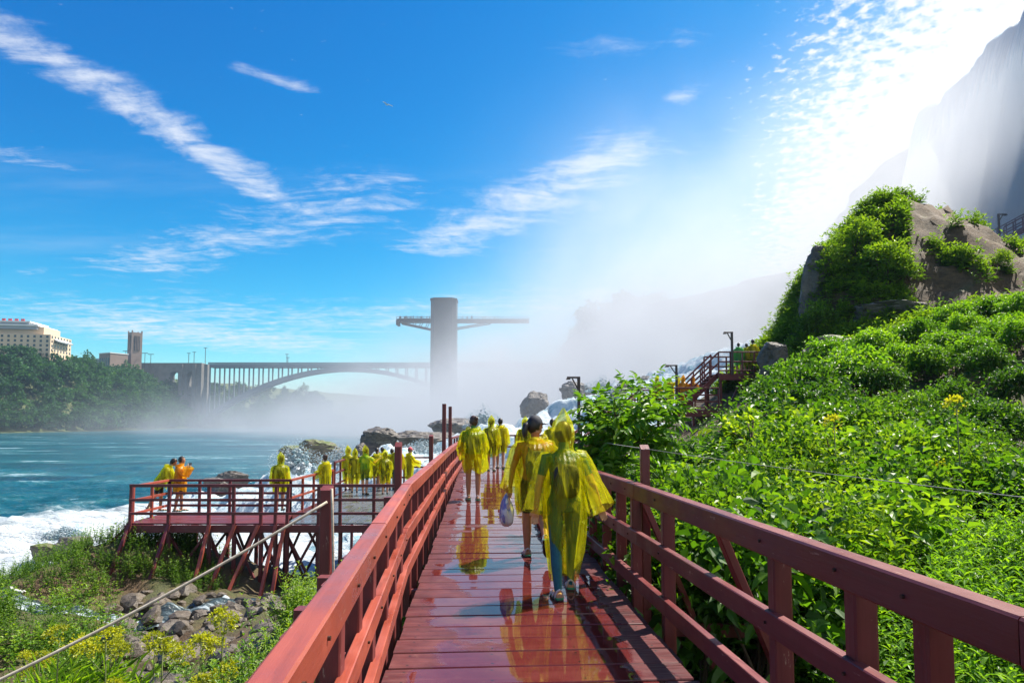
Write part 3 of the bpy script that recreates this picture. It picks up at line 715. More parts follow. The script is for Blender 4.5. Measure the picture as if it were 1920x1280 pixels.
# ------------------------------------------------------------------ landing at the end of the boardwalk and the stairs climbing right
ld = empty('landing', (1.5, 27, 0), label='red railed landing with grey grating where the boardwalk ends', cat='platform')
deck_boards(ld, ((-2.3, 24.5), (-2.3, 29.2)), ((4.6, 24.5), (4.6, 29.2)), .0, .2, M['greyboard'])
rails(ld, [(-2.3, 24.4, 0), (-2.3, 29.2, 0), (2.6, 29.2, 0)], (1.06, .55), 1.2, M['post'])
rails(ld, [(1.2, 24.3, 0), (4.6, 24.3, 0), (4.6, 27.2, 0)], (1.06, .72, .40, .14), .6, M['post'], w_=.06, th=.14)
for (x_, y_) in ((-2.2, 24.7), (-2.2, 29), (2, 29), (4.5, 29), (4.5, 24.7), (1.5, 24.7)): ground_post('stilt', x_, y_, -.06, .12, M['post'], ld)
for a_, c_ in (((-2.3, 24.45), (4.6, 24.45)), ((4.62, 24.5), (4.62, 29.2)), ((-2.3, 29.25), (4.6, 29.25))):
    MB().beam((*a_, -.17), (*c_, -.17), .06, .24).build('fascia_beam', M['post'], ld)
def staircase(name, p0, p1, wd, label, n=None, hand=1.0, out=(0, -1, 0)):
    """p0 foot, p1 head of the near stringer; wd towards `out`-opposite"""
    p0 = Vector(p0); p1 = Vector(p1); o = -Vector(out)*wd
    t = empty(name, p0, label=label, cat='stairs')
    n = n or max(3, round((p1.z-p0.z)/.19))
    for s_ in (Vector(), o):
        MB().beam(p0+s_, p1+s_, .05, .24).build('stringer', M['post'], t)
        for h_ in (hand, hand*.52): MB().beam(p0+s_+Vector((0, 0, h_)), p1+s_+Vector((0, 0, h_)), .055, .085).build('handrail', M['post'], t)
        m_ = max(2, round((p1-p0).length/.75))
        for k in range(m_+1):
            q_ = p0.lerp(p1, k/m_)+s_ + Vector((0, .04, 0)); MB().beam(q_-Vector((0, 0, .1)), q_+Vector((0, 0, hand-.02)), .07, .07, up=(0, 1, 0)).build('post', M['post'], t)
    for k in range(n):
        q_ = p0.lerp(p1, (k+.5)/n) + Vector((0, 0, .06)); MB().beam(q_+o*.03, q_+o*.97, .26, .04).build('tread', M['post'], t)
    return t
ldB = empty('landing', (8.6, 34, 2.3), label='middle red landing in front of the hill, lined with orange and yellow ponchos', cat='platform')
st1 = staircase('staircase', (2.7, 29.0, .0), (6.7, 32.7, 2.15), 1.4, 'red staircase climbing from the boardwalk landing behind the leafy tree')
zB = 2.25
deck_boards(ldB, ((6.6, 32.8), (10.7, 32.8)), ((6.6, 35.2), (10.7, 35.2)), zB, .2, M['plat'])
rails(ldB, [(6.6, 32.8, zB), (10.6, 32.8, zB)], (1.16, .80, .46, .16), .62, M['post'])
rails(ldB, [(6.6, 35.2, zB), (10.7, 35.2, zB)], (1.16, .62), 1.0, M['post'])
MB().beam((6.6, 32.78, zB-.2), (10.7, 32.78, zB-.2), .06, .3).build('fascia_beam', M['post'], ldB)
for x_ in (6.7, 8, 9.3, 10.6):
    for y_ in (32.9, 35.1): ground_post('stilt', x_, y_, zB-.05, .12, M['post'], ldB)
zC = 4.15
staircase('staircase', (8.9, 33.4, 2.3), (10.9, 33.6, zC), 1.3, 'steep red staircase between the two landings beside the hill', hand=1.15)
ldC = empty('landing', (12.2, 34, zC), label='upper red landing against the hill with green and yellow ponchos', cat='platform')
deck_boards(ldC, ((10.8, 33.3), (13.4, 33.3)), ((10.8, 35.8), (13.4, 35.8)), zC, .2, M['plat'])
rails(ldC, [(10.8, 33.3, zC), (13.3, 33.3, zC)], (1.16, .66, .2), .62, M['post'])
rails(ldC, [(10.8, 35.8, zC), (13.3, 35.8, zC)], (1.16, .62), 1.0, M['post'])
MB().beam((10.8, 33.27, zC-.2), (13.3, 33.27, zC-.2), .06, .3).build('fascia_beam', M['post'], ldC)
for x_ in (10.9, 12, 13.2):
    for y_ in (33.4, 35.6): ground_post('stilt', x_, y_, zC-.05, .13, M['post'], ldC)
for a_, c_ in (((10.9, 33.45, 1.6), (12, 33.45, zC-.3)), ((12, 33.45, 2.4), (13.1, 33.45, zC-.3)), ((9.3, 33.0, .9), (10.6, 33.0, 2.1))):
    MB().beam(a_, c_, .05, .1, up=(0, 1, 0)).build('cross_brace', M['post'], ldC)
# far stairs above the hill's right flank
p0_ = P(1884, 452, 44); p1_ = P(1990, 395, 44)
st3 = staircase('staircase', p0_, p1_, 1.5, 'distant purple-red stair railing at the right edge above the bare slope')
for k in (0, .5, 1):
    q_ = Vector(p0_).lerp(Vector(p1_), k); ground_post('stilt', q_.x, q_.y, q_.z, .14, M['post'], st3); ground_post('stilt', q_.x, q_.y+1.5, q_.z, .14, M['post'], st3)

# ------------------------------------------------------------------ lamps
def lamp(xp, ytop, D, arm_px, zbase, label):
    top = P(xp, ytop, D); x = top.x; zt = top.z
    t = empty('lamp_post', (x, D, zbase), label=label, cat='lamp', group='bracket lamps along the stairs')
    L = arm_px/1200*D; sg = -1 if L < 0 else 1
    MB().beam((x, D, zbase), (x, D, zt), .11, .11, up=(0, 1, 0)).build('pole', M['lamp'], t)
    MB().beam((x-.05*sg, D, zt-.03), (x+L, D, zt-.03), .08, .07).build('arm', M['lamp'], t)
    MB().beam((x, D, zt-.52), (x+L*.55, D, zt-.07), .05, .05).build('brace', M['lamp'], t)
    MB().beam((x+L*.72, D, zt-.085), (x+L*1.06, D, zt-.085), .16, .05).build('lamp_head', M['lamp'], t)
lamp(1085, 706, 24, -22, H(2.5, 24), 'lamp with left bracket rising from the leafy tree, lowest of the lamps')
lamp(1268, 684, 33, -20, 2.2, 'lamp with left bracket standing among the orange ponchos')
lamp(1372, 622, 33.2, -15, 4.1, 'lamp with left bracket on the upper landing beside green ponchos')
lamp(1872, 401, 42, 15, H(32, 42)-.3, 'lamp with right bracket beside the far stairs at the right edge')

# bolt heads on the near rails
M['bolt'] = simple('rusty_bolt', (.07, .035, .025), .6, .3, 40, .6)
bm_ = MB(); bm_.tube([(0, 0, 0), (-.010, 0, 0)], .008, 8); bmesh_ = bm_.mesh('bolt', M['bolt'])
for D in (1.5, 2.38, 2.80, 3.5, 5.35, 6.3, 6.9):
    c = interp_line(RP, D)
    for dz, ww in ((1.04-.07, .05), (.60-.062, .0275)):
        link('bolt', bmesh_, rrail, Vector((c.x-ww-.001, D+random.uniform(-.012, .012), c.z+dz)) - rrail.location)
bm_ = MB(); bm_.tube([(0, 0, 0), (.010, 0, 0)], .008, 8); bmesh2 = bm_.mesh('bolt', M['bolt'])
for D in (1.35, 1.72, 2.1, 2.75, 3.3, 3.9, 4.7, 5.4, 6.1):
    c = interp_line(LP, D)
    for dz, ww in ((1.03-.07, .05), (.60-.06, .0275)):
        link('bolt', bmesh2, lrail, Vector((c.x+ww+.001, D+random.uniform(-.012, .012), c.z+dz)) - lrail.location)
# ------------------------------------------------------------------ arch bridge across the gorge
M['conc'] = simple('pale_bridge_steel', (.12, .15, .18), .6, .1, .05)
M['stonework'] = simple('bridge_stonework', (.16, .15, .14), .85, .2, .3)
BD = 605.0; bz = P(560, 683, BD).z
br = empty('arch_bridge', (-155, BD, WZ), label='long pale steel arch bridge spanning the gorge, fading into the mist', cat='bridge')
MB().box((-60, BD, bz-1.6), (450, 14, 3.2)).build('deck', M['conc'], br)
for s_ in (-1, 1): MB().box((-60, BD+s_*6.8, bz+.75), (450, .35, 1.1)).build('parapet', M['conc'], br)
XC, HALF, zc_ = -155.0, 140.0, bz-5.0
for s_ in (-1, 1):
    b = MB(); n = 48; V = []; F = []
    for i in range(n+1):
        u = -1+2*i/n; x = XC+u*HALF; z = zc_ - (zc_-0)*u*u; th_ = 3.6+1.2*u*u
        V += [(x, BD+s_*5-1.2, z-th_/2), (x, BD+s_*5+1.2, z-th_/2), (x, BD+s_*5+1.2, z+th_/2), (x, BD+s_*5-1.2, z+th_/2)]
    F = [(i*4+k, i*4+(k+1) % 4, (i+1)*4+(k+1) % 4, (i+1)*4+k) for i in range(n) for k in range(4)] + [(3, 2, 1, 0), tuple(n*4+k for k in range(4))]
    b.add(V, F).build('arch_rib', M['conc'], br)
for i in range(-15, 16):
    x = XC+i*9.2; u = (x-XC)/HALF
    z = zc_-zc_*u*u
    if abs(i) < 3: continue
    for s_ in (-1, 1): MB().box((x, BD+s_*5, (z+1.5+bz-3)/2), (1.1, 1.1, bz-3-z-1.5)).build('column', M['conc'], br)
for x in (-306, -318):
    for s_ in (-1, 1): MB().box((x, BD+s_*5, bz/2), (1.6, 1.6, bz-4)).build('column', M['conc'], br)
# stone approach with round arches and tall piers
def arch_wall(x0, x1, y, z0, z1, arches, th=9.0):
    b = MB(); xs = [x0]; 
    prev = x0
    for (xc, r, zs) in arches:
        b.box(((prev+xc-r)/2, y, (z0+z1)/2), (xc-r-prev, th, z1-z0))
        n = 12
        for k in range(n):
            a0 = math.pi*k/n; a1 = math.pi*(k+1)/n
            xa_, xb2 = xc-r*math.cos(a0), xc-r*math.cos(a1); zm0, zm1 = zs+r*math.sin(a0), zs+r*math.sin(a1)
            V = [(xa_, y-th/2, zm0), (xb2, y-th/2, zm1), (xb2, y-th/2, z1), (xa_, y-th/2, z1), (xa_, y+th/2, zm0), (xb2, y+th/2, zm1), (xb2, y+th/2, z1), (xa_, y+th/2, z1)]
            b.add(V, [(0, 1, 2, 3), (7, 6, 5, 4), (0, 4, 5, 1), (3, 2, 6, 7)])
        prev = xc+r
    b.box(((prev+x1)/2, y, (z0+z1)/2), (x1-prev, th, z1-z0))
    return b
arch_wall(-352, -284, 588, 8, bz-.5, [(-336, 4.0, bz-12), (-309, 4.2, bz-12.5), (-293.5, 3.6, bz-12)]).build('approach_wall', M['stonework'], br)
for x in (-302, -290, -279):
    MB().box((x, 583, (bz-2+6)/2), (3.2, 3.4, bz-8)).build('pier', M['stonework'], br)
for (px_, h_) in ((354, 10), (364, 11), (385, 15), (78+460, 9), (540, 6)):
    c = P(px_, 686, BD-6); b = MB(); b.tube([(c.x, BD-6.5, bz), (c.x, BD-6.5, bz+h_)], .28, 6); b.box((c.x, BD-6.5, bz+h_), (3.4, .5, .4)); b.build('lamp_post', M['lamp'], br)

# ------------------------------------------------------------------ observation tower
M['tower'] = simple('ribbed_grey_tower_cladding', (.026, .036, .045), .6, .12, .2)
M['towerd'] = simple('dark_tower_steel', (.018, .022, .027), .6, .12, .2)
TD = 330.0; tx = P(833, 600, TD).x; tz = P(833, 563, TD).z
tw = empty('observation_tower', (tx, TD, WZ), label='grey observation tower with cantilevered deck rising out of the mist', cat='tower')
def prism(cx_, cy_, z0, z1, hx, hy, ch_):
    pr = [(-hx+ch_, -hy), (hx-ch_, -hy), (hx, -hy+ch_), (hx, hy-ch_), (hx-ch_, hy), (-hx+ch_, hy), (-hx, hy-ch_), (-hx, -hy+ch_)]
    V = [(cx_+a, cy_+c, z) for z in (z0, z1) for a, c in pr]
    return V, [tuple(range(7, -1, -1)), tuple(range(8, 16))] + [(i, (i+1) % 8, 8+(i+1) % 8, 8+i) for i in range(8)]
MB().add(*prism(tx, TD, WZ-2, tz, 6.6, 6.0, 2.2)).build('shaft', M['tower'], tw)
MB().add(*prism(tx, TD, tz-.8, tz+.3, 6.9, 6.3, 2.3)).build('roof_cap', M['towerd'], tw)
for k in range(15):
    a = -4.4 + 8.8*k/14; MB().box((tx+a, TD-6.08, tz/2), (.22, .3, tz)).build('rib', M['tower'], tw)
dzz = P(833, 600, TD).z
MB().box((tx-15.3, TD, dzz-.5), (18.0, 6.5, 1.4)).build('deck', M['towerd'], tw)
MB().box((tx+25, TD, dzz-.6), (38.0, 6.0, 1.4)).build('footbridge', M['towerd'], tw)
for s_, (xa_, xe) in ((-3.0, (tx-24.2, tx-6)), (3.0, (tx-24.2, tx-6)), (-2.8, (tx+6, tx+44)), (2.8, (tx+6, tx+44))):
    MB().beam((xa_, TD+s_, dzz+1.3), (xe, TD+s_, dzz+1.3), .18, .18).build('deck_rail', M['towerd'], tw)
    for k in range(14): 
        x = xa_+(xe-xa_)*k/13; MB().box((x, TD+s_, dzz+.7), (.16, .16, 1.4)).build('baluster', M['towerd'], tw)
for s_ in (-2.6, 2.6):
    MB().beam((tx-22.5, TD+s_, dzz-1.6), (tx-6, TD+s_, dzz-5.2), .7, .7).build('strut', M['towerd'], tw)
    MB().beam((tx+24, TD+s_, dzz-1.6), (tx+6, TD+s_, dzz-4.6), .6, .6).build('strut', M['towerd'], tw)
    for k in range(5): MB().beam((tx-8-k*3.4, TD+s_, dzz-1.0), (tx-9.6-k*3.2, TD+s_, dzz-4.7+k*.85), .3, .3).build('lattice_bar', M['towerd'], tw)
MB().box((tx-23.9, TD, dzz-1.7), (1.2, 6.4, 2.4)).build('deck_end', M['towerd'], tw)
b = MB()
for k in range(34):
    x = random.uniform(tx-24, tx-7) if k < 24 else random.uniform(tx+8, tx+30); h_ = random.uniform(1.5, 1.8); y_ = TD-2.7+random.uniform(0, 1)
    b.tube([(x, y_, dzz+.25), (x, y_, dzz+.2+h_*.45), (x, y_, dzz+.2+h_*.8), (x, y_, dzz+.2+h_*.88), (x, y_, dzz+.2+h_)], [.16, .2, .24, .09, .11], 6)
b.build('distant_crowd', simple('distant_clothing', (.10, .11, .13), .8), kind='stuff', label='tiny row of visitors along the rail of the observation deck')

# ------------------------------------------------------------------ buildings on the far plateau
M['hotel'] = simple('buff_hotel_wall', (.62, .47, .33), .85, .06, .1)
M['hotel_top'] = simple('grey_hotel_penthouse', (.30, .33, .37), .6, .1, .1)
M['roofw'] = simple('pale_roof', (.75, .74, .72), .6, .05, .1)
M['signred'] = simple('red_roof_sign', (.55, .06, .08), .6, .1, .1)
M['winglass'] = simple('dark_window_glass', (.035, .04, .05), .15, .1, .3)
M['brownwall'] = simple('brown_tower_stone', (.26, .19, .16), .85, .12, .1)
M['dkrecess'] = simple('dark_louvre', (.05, .05, .055), .8, .1, .1)
def building(name, px_c, D, wd, dp, z0, z1, rz, m_, label, storeys=0, bays=0, win=(1.6, 1.9), faces=('f', 'r')):
    c = P(px_c, 700, D); t = empty(name, (c.x, D, z0), rz, label=label, cat='building')
    def part(nm, b_, mm_): return link(nm, b_.mesh(nm, mm_), t)
    w_ = part('wall', MB().box((0, 0, (z1-z0)/2), (wd, dp, z1-z0)), m_)
    if storeys:
        wm = MB().box((0, 0, 0), (win[0], .24, win[1])).mesh('window', M['winglass'])
        sm = MB().box((0, 0, 0), (win[0]+.5, .4, .3)).mesh('sill', m_)
        for f_ in faces:
            L = wd if f_ == 'f' else dp; nb = bays if f_ == 'f' else max(2, int(bays*dp/wd))
            for i in range(nb):
                for j in range(storeys):
                    a = -L/2 + L*(i+.5)/nb; zz_ = (z1-z0)*(j+.5)/storeys
                    loc = (a, -dp/2, zz_) if f_ == 'f' else (wd/2, a, zz_)
                    wo_ = link('window', wm, t, loc, (0, 0, 0 if f_ == 'f' else math.pi/2))
    return t, part
zp = 40.0
D_ = 402; hx = P(66, 640, D_)
t, part = building('hotel', 12, 410, 62, 26, zp, P(40, 626, 400).z, R(10), M['hotel'], 'large buff hotel with red roof sign at the left edge above the trees', 6, 17, (1.3, 1.5))
zt_ = P(40, 626, 400).z - zp
part('penthouse', MB().box((-4, 1, zt_+2.6), (58, 20, 5.2)), M['hotel']); 
for k_, (h0, dd) in enumerate(((5.2, 24), (7.6, 22))):
    part('penthouse_floor', MB().box((-6+k_*-2, 0, zt_+h0+.5), (58-6*k_, dd, .8)), M['roofw']); part('glazed_storey', MB().box((-6+k_*-2, 0, zt_+h0-.9), (56-6*k_, dd-1.5, 1.9)), M['hotel_top'])
for k_ in range(9): part('sign_letter', MB().box((-16+k_*3.6, -9, zt_+9.3), (2.0, .5, 1.6)), M['signred'])
part('canopy', MB().beam((28, 0, zt_-1), (34, 0, zt_-4), 18, .8), M['roofw'])
t, part = building('low_building', 80, 418, 15, 12, zp, P(80, 655, 418).z, R(8), M['hotel'], 'low buff building with white gable beside the hotel', 2, 4, (1.4, 2.2))
h_ = P(80, 655, 418).z-zp
part('roof', MB().box((0, 0, h_+.4), (16, 13, .8)), M['brownwall']); part('gable_roof', MB().add([(3, -6, h_+.5), (9, -6, h_+.5), (6, -6, h_+4.5), (3, 6, h_+.5), (9, 6, h_+.5), (6, 6, h_+4.5)], [(0, 1, 2), (5, 4, 3), (0, 2, 5, 3), (1, 4, 5, 2)]), M['roofw'])
t, part = building('shop_building', 113, 425, 8, 8, zp, P(113, 663, 425).z, R(5), M['roofw'], 'tiny white and red building right of the hotel', 1, 2, (1.4, 1.6)); part('awning', MB().box((-6, -3, P(100, 663, 425).z-zp-2), (8, 4, 3.5)), M['signred'])
t, part = building('customs_building', 212, 545, 16, 15, zp, P(212, 664, 545).z, R(-28), M['brownwall'], 'square brown flat-roofed building left of the carillon tower', 0)
h_ = P(212, 664, 545).z-zp
part('roof_edge', MB().box((0, 0, h_+.25), (16.6, 15.6, .7)), M['roofw'])
for k_ in range(5): part('window', MB().box((-6+3*k_, -7.6, h_*.55), (1.6, .4, h_*.5)), M['winglass'])
t, part = building('terminal_building', 182, 560, 34, 10, zp, P(182, 673, 560).z, R(-4), M['hotel_top'], 'long low grey building between the hotel and the brown block', 1, 10, (2.2, 2.0))
t, part = building('carillon_tower', 251, 560, 8.6, 8.6, zp, P(251, 624, 560).z, R(-38), M['brownwall'], 'slender brown stone carillon tower above the trees beside the bridge', 0)
h_ = P(251, 624, 560).z-zp
for f_ in (0, 1):
    loc = (0, -4.3, h_-9.5) if f_ == 0 else (4.3, 0, h_-9.5)
    o_ = link('louvre', MB().box((0, 0, 0), (4.6, .5, 13)).mesh('louvre', M['dkrecess']), t, loc, (0, 0, 0 if f_ == 0 else math.pi/2))
    for k_ in (-1.2, 0, 1.2): link('mullion', MB().box((k_, -.3, 0), (.4, .4, 13)).mesh('mullion', M['brownwall']), o_)
for (a_, c_) in ((-1, -1), (1, -1), (1, 1), (-1, 1)): part('corner_pinnacle', MB().box((a_*3.9, c_*3.9, h_+.7), (.9, .9, 1.8)), M['brownwall'])
for (px_, yt, D_) in ((236, 658, 560), (272, 662, 560), (283, 664, 560)):
    c = P(px_, yt, D_); b = MB(); b.tube([(c.x, D_, zp-2), (c.x, D_, c.z)], .25, 6); b.box((c.x, D_, c.z), (5, .5, .5)); b.build('light_mast', M['lamp'], label=f"thin light mast {dict([(236,'just left of the carillon tower'),(272,'just right of the carillon tower'),(283,'between the carillon tower and the bridge')])[px_]}", cat='mast')

# ------------------------------------------------------------------ rocks
_ico = {}
def ico(sub):
    if sub not in _ico:
        bm = bmesh.new(); bmesh.ops.create_icosphere(bm, subdivisions=sub, radius=1)
        _ico[sub] = (np.array([v.co[:] for v in bm.verts]), np.array([[v.index for v in f.verts] for f in bm.faces])); bm.free()
    return _ico[sub]
def rock_mesh(size, seed, m_, sub=4, rough=.28, cuts=16, smooth=False, low=3.2):
    V, F = ico(sub); r_ = np.random.default_rng(seed); V = V.copy()
    for k_ in range(cuts):                                   # flat broken faces
        n = r_.normal(size=3); n /= np.linalg.norm(n); d = r_.uniform(.50, .86)
        s_ = V@n; V = V - np.maximum(s_-d, 0)[:, None]*n*.96
    o = seed*3.7
    big = fbm(V[:, 0]*1.6+o, V[:, 1]*1.6, V[:, 2]*1.6, oct=3, seed=seed); rid = 1-np.abs(fbm(V[:, 0]*3+o, V[:, 1]*3, V[:, 2]*5, oct=4, seed=seed+5))
    V = V*(1 + rough*.55*big[:, None] + rough*.5*(rid[:, None]-.7))
    k_ = np.where(V[:, 2] < 0, np.minimum(1.7, 1/np.sqrt(np.maximum(1-V[:, 2]**2, .3))), 1.0) if low > 2 else np.ones(len(V)); V[:, :2] *= k_[:, None]
    V[:, 2] = np.where(V[:, 2] < 0, V[:, 2]*low, V[:, 2])
    st = np.round(V[:, 2]*5)/5; V[:, 2] = V[:, 2]*.78+st*.22    # faint bedding
    return np_mesh('rock', V*np.array(size), F, m_, smooth)
def rock(px_, py_, D, wpx, hpx, m_, label, seed, dp=1.0, grp='rocks in the rapids', zoff=0.0, sub=5):
    c = P(px_, py_, D); sx = wpx/2400*D*1.22; sz = hpx/2400*D*1.35
    return link('rock', rock_mesh((sx, sx*dp, sz), seed, m_, sub), None, (c.x, D, c.z - sz*.25 + zoff), (0, 0, random.uniform(0, .5)), label=label, cat='rock', group=grp)
rock(603, 838, 44, 76, 40, M['rock_moss'], 'round green mossy rock among white rapids left of the group', 3, .8)
rock(556, 842, 47, 50, 20, M['rock_moss'], 'low dark green rock just left of the round mossy one', 14, .8)
rock(712, 818, 48, 84, 40, M['rock'], 'tall grey pointed rock above the white rapids', 5, .9)
rock(690, 840, 47, 60, 24, M['rock'], 'low dark rock between the mossy one and the pointed one', 33, .9)
rock(795, 818, 48, 110, 34, M['rock'], 'long grey rock beside the pointed one, left of the tallest posts', 8, .8)
rock(858, 800, 62, 90, 34, M['rock'], 'hazy grey boulder behind the tallest posts', 9)
rock(905, 790, 66, 50, 22, M['rock'], 'hazy low rock behind the woman in the lifted poncho', 19)
rock(1003, 744, 74, 52, 34, M['rock'], 'round hazy boulder above the rapids over the black cap', 11)
rock(1085, 730, 72, 70, 34, M['rock'], 'grey rock behind the lowest lamp', 12)
rock(1172, 728, 58, 46, 36, M['rock'], 'dark wet rock in the rapids behind the leafy tree', 13)
rock(1215, 712, 66, 60, 24, M['rock'], 'flat grey rock in the upper rapids left of the middle lamp', 35)
rock(436, 890, 44, 62, 22, M['rock'], 'flat dark rock in the foam beyond the platform railing', 15, .7)
rock(402, 897, 42, 40, 8, M['rock'], 'thin low rock awash left of the flat dark rock', 16, .7)
rock(85, 1027, 26, 50, 16, M['rock_moss'], 'small mossy green rock in foaming water at the left', 17, .8)
rock(145, 1015, 26, 52, 26, M['rock'], 'dark wet rock lapped by foam near the spit', 18, .8)

# ------------------------------------------------------------------ bursts of spray where the rapids strike the rocks
def splash(px_, py_, D, wpx, hpx, seed, label):
    c = P(px_, py_, D); w_ = wpx/2400*D; h_ = hpx/1200*D; r_ = np.random.default_rng(seed); b = MB(); V1, F1 = ico(1); V3, F3 = ico(3)
    for k in range(70):
        u = r_.normal()*.5; t = r_.random()**1.2; r0 = (.26-.16*t)*h_*.36
        o = np.array([u*w_*(1-.45*t), r_.normal()*w_*.35, t*h_*math.exp(-1.2*u*u)])
        n = fbm(V3[:, 0]*3.6+seed+k, V3[:, 1]*3.6, V3[:, 2]*3.6, oct=4, seed=seed+k)
        b.add(V3*(1+.75*n[:, None])*r0+o, [tuple(f) for f in F3])
    for k in range(1500):
        a = r_.random()*6.28; t = r_.random(); v = r_.random()**.6
        o = np.array([math.cos(a)*w_*1.15*v, math.sin(a)*w_*.6*v, h_*(1.15*t*(1.2-v*.7))]); b.add(V1*r_.uniform(.010, .034)+o, [tuple(f) for f in F1])
    link('splash', b.mesh('splash', M['foam'], smooth=True), None, (c.x, D, c.z), kind='stuff', label=label)
splash(556, 885, 38, 92, 52, 1, 'burst of white spray behind the lone hooded visitor')
splash(640, 872, 37, 70, 30, 2, 'white spray before the mossy rock')
splash(905, 800, 52, 60, 34, 3, 'white spray left of the black cap')
splash(790, 850, 40, 70, 22, 4, 'white spray below the long grey rock')
splash(1130, 735, 55, 60, 26, 5, 'white spray behind the leafy tree')
splash(120, 1010, 27, 70, 18, 6, 'foam breaking on the wet rock at the left')

# ------------------------------------------------------------------ gulls
M['gull'] = simple('white_grey_plumage', (.62, .62, .63), .7, .25, 12)
M['beak'] = simple('yellow_beak', (.6, .35, .03), .5)
def gull(loc, rz, flying, label):
    t = empty('gull', loc, rz, label=label, cat='bird'); b = MB(); n = 10
    ys = [-.22, -.14, -.04, .06, .13, .17, .21, .245]; rr = [.012, .045, .07, .065, .04, .036, .034, .012]; zz_ = [.02, .02, 0, .01, .05, .085, .095, .092]
    V = [(math.cos(2*math.pi*k/n)*r, y, z+math.sin(2*math.pi*k/n)*r*.9) for y, r, z in zip(ys, rr, zz_) for k in range(n)]
    b.add(V, [(i*n+k, i*n+(k+1) % n, (i+1)*n+(k+1) % n, (i+1)*n+k) for i in range(len(ys)-1) for k in range(n)]+[tuple(range(n)), tuple((len(ys)-1)*n+k for k in range(n))])
    link('body', b.mesh('body', M['gull'], smooth=True), t)
    bk = MB(); bk.tube([(0, .24, .09), (0, .29, .082)], [.010, .003], 6); link('beak', bk.mesh('beak', M['beak']), t)
    for s_ in (-1, 1):
        wb = MB()
        prof = [(.04, .09, -.06, .03), (.22, .12, -.03, .14), (.42, .06, -.08, .12), (.62, -.06, -.12, .05)] if flying else [(.055, .08, -.10, .04), (.06, .0, -.2, .045), (.035, -.12, -.30, .03)]
        VV = []
        for (x, a, c, z) in prof: VV += [(s_*x, a, z+.008), (s_*x, c, z+.002), (s_*x, c, z-.004), (s_*x, a, z-.006)]
        wb.add(VV, [(i*4+k, i*4+(k+1) % 4, i*4+4+(k+1) % 4, i*4+4+k) for i in range(len(prof)-1) for k in range(4)]+[(0, 1, 2, 3), tuple((len(prof)-1)*4+k for k in range(4))])
        link('wing', wb.mesh('wing', M['gull'], smooth=True), t)
        if not flying: lg = MB(); lg.tube([(s_*.025, -.01, -.05), (s_*.025, .0, -.13)], .006, 5); link('leg', lg.mesh('leg', M['beak']), t)
q_ = P(31, 1097, 15.2); gull((q_.x, 15.2, H(q_.x, 15.2)+.13), R(70), False, 'small gull standing on the rocky spit at the left edge')
gull(P(726, 197, 60), R(50), True, 'gull flying high against the blue sky')
# ------------------------------------------------------------------ foliage
def proj(p_):
    p_ = np.asarray(p_, float); d = p_ - np.array([0, 0, EYE])
    fw = d[..., 1]*math.cos(PITCH) + d[..., 2]*math.sin(PITCH); up_ = -d[..., 1]*math.sin(PITCH) + d[..., 2]*math.cos(PITCH)
    return W/2 + FPX*d[..., 0]/fw, HH/2 + SHIFT_PX - FPX*up_/fw
def leaf_mat(name, dark, mid, light, trans=.5, rough=.42, sc=1.25):
    m_, nt, bs = mat(name)
    lc = attr(nt, 'lc', 'Fac'); oi = nt.new('ShaderNodeObjectInfo').outputs['Random']
    f = nt.m('ADD', nt.m('MULTIPLY', lc, .72), nt.m('MULTIPLY', nt.m('SUBTRACT', oi, .2), .42))
    mid = tuple(k*1.15 for k in mid); light = tuple(k*1.2 for k in light)
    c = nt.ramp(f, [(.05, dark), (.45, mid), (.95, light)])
    nt.l.new(c, bs.inputs['Base Color']); bs.inputs['Roughness'].default_value = rough
    bs.inputs['Specular IOR Level'].default_value = .35
    tr = nt.new('ShaderNodeBsdfTranslucent')
    nt.l.new(nt.mix(1.0, c, (1.5*sc, 1.35*sc, .45), 'MULTIPLY'), tr.inputs[0])
    mx = nt.new('ShaderNodeMixShader'); mx.inputs[0].default_value = trans
    nt.l.new(bs.outputs[0], mx.inputs[1]); nt.l.new(tr.outputs[0], mx.inputs[2])
    nt.l.new(mx.outputs[0], nt.n['Material Output'].inputs[0])
    return m_
M['lf_gold'] = leaf_mat('goldenrod_leaf', (.045, .12, .010), (.085, .21, .014), (.19, .34, .022), .5)
M['lf_shrub'] = leaf_mat('small_shrub_leaf', (.030, .085, .008), (.070, .165, .012), (.19, .29, .020), .5)
M['lf_dark'] = leaf_mat('deep_green_leaf', (.016, .055, .007), (.040, .115, .010), (.11, .22, .016), .45)
M['lf_tree'] = leaf_mat('box_elder_leaf', (.022, .07, .008), (.055, .15, .012), (.15, .27, .020), .5)
M['lf_yel'] = leaf_mat('heart_leaf', (.07, .14, .010), (.15, .26, .016), (.32, .38, .03), .55)
M['lf_hill'] = leaf_mat('hill_herb', (.035, .09, .008), (.085, .18, .012), (.18, .28, .02), .5)
M['lf_far'] = leaf_mat('far_tree_leaf', (.012, .050, .020), (.032, .105, .034), (.085, .175, .045), .3, .7)
M['lf_umbel'] = leaf_mat('umbel_flower', (.14, .17, .010), (.27, .30, .015), (.42, .43, .03), .4)
M['lf_grass'] = leaf_mat('tall_grass', (.06, .13, .012), (.13, .25, .018), (.30, .42, .05), .55)
M['bark'] = simple('brown_bark', (.09, .06, .04), .9, .3, 12, bmp=.4)
M['stem'] = simple('green_stem', (.10, .13, .03), .7, .2, 12)

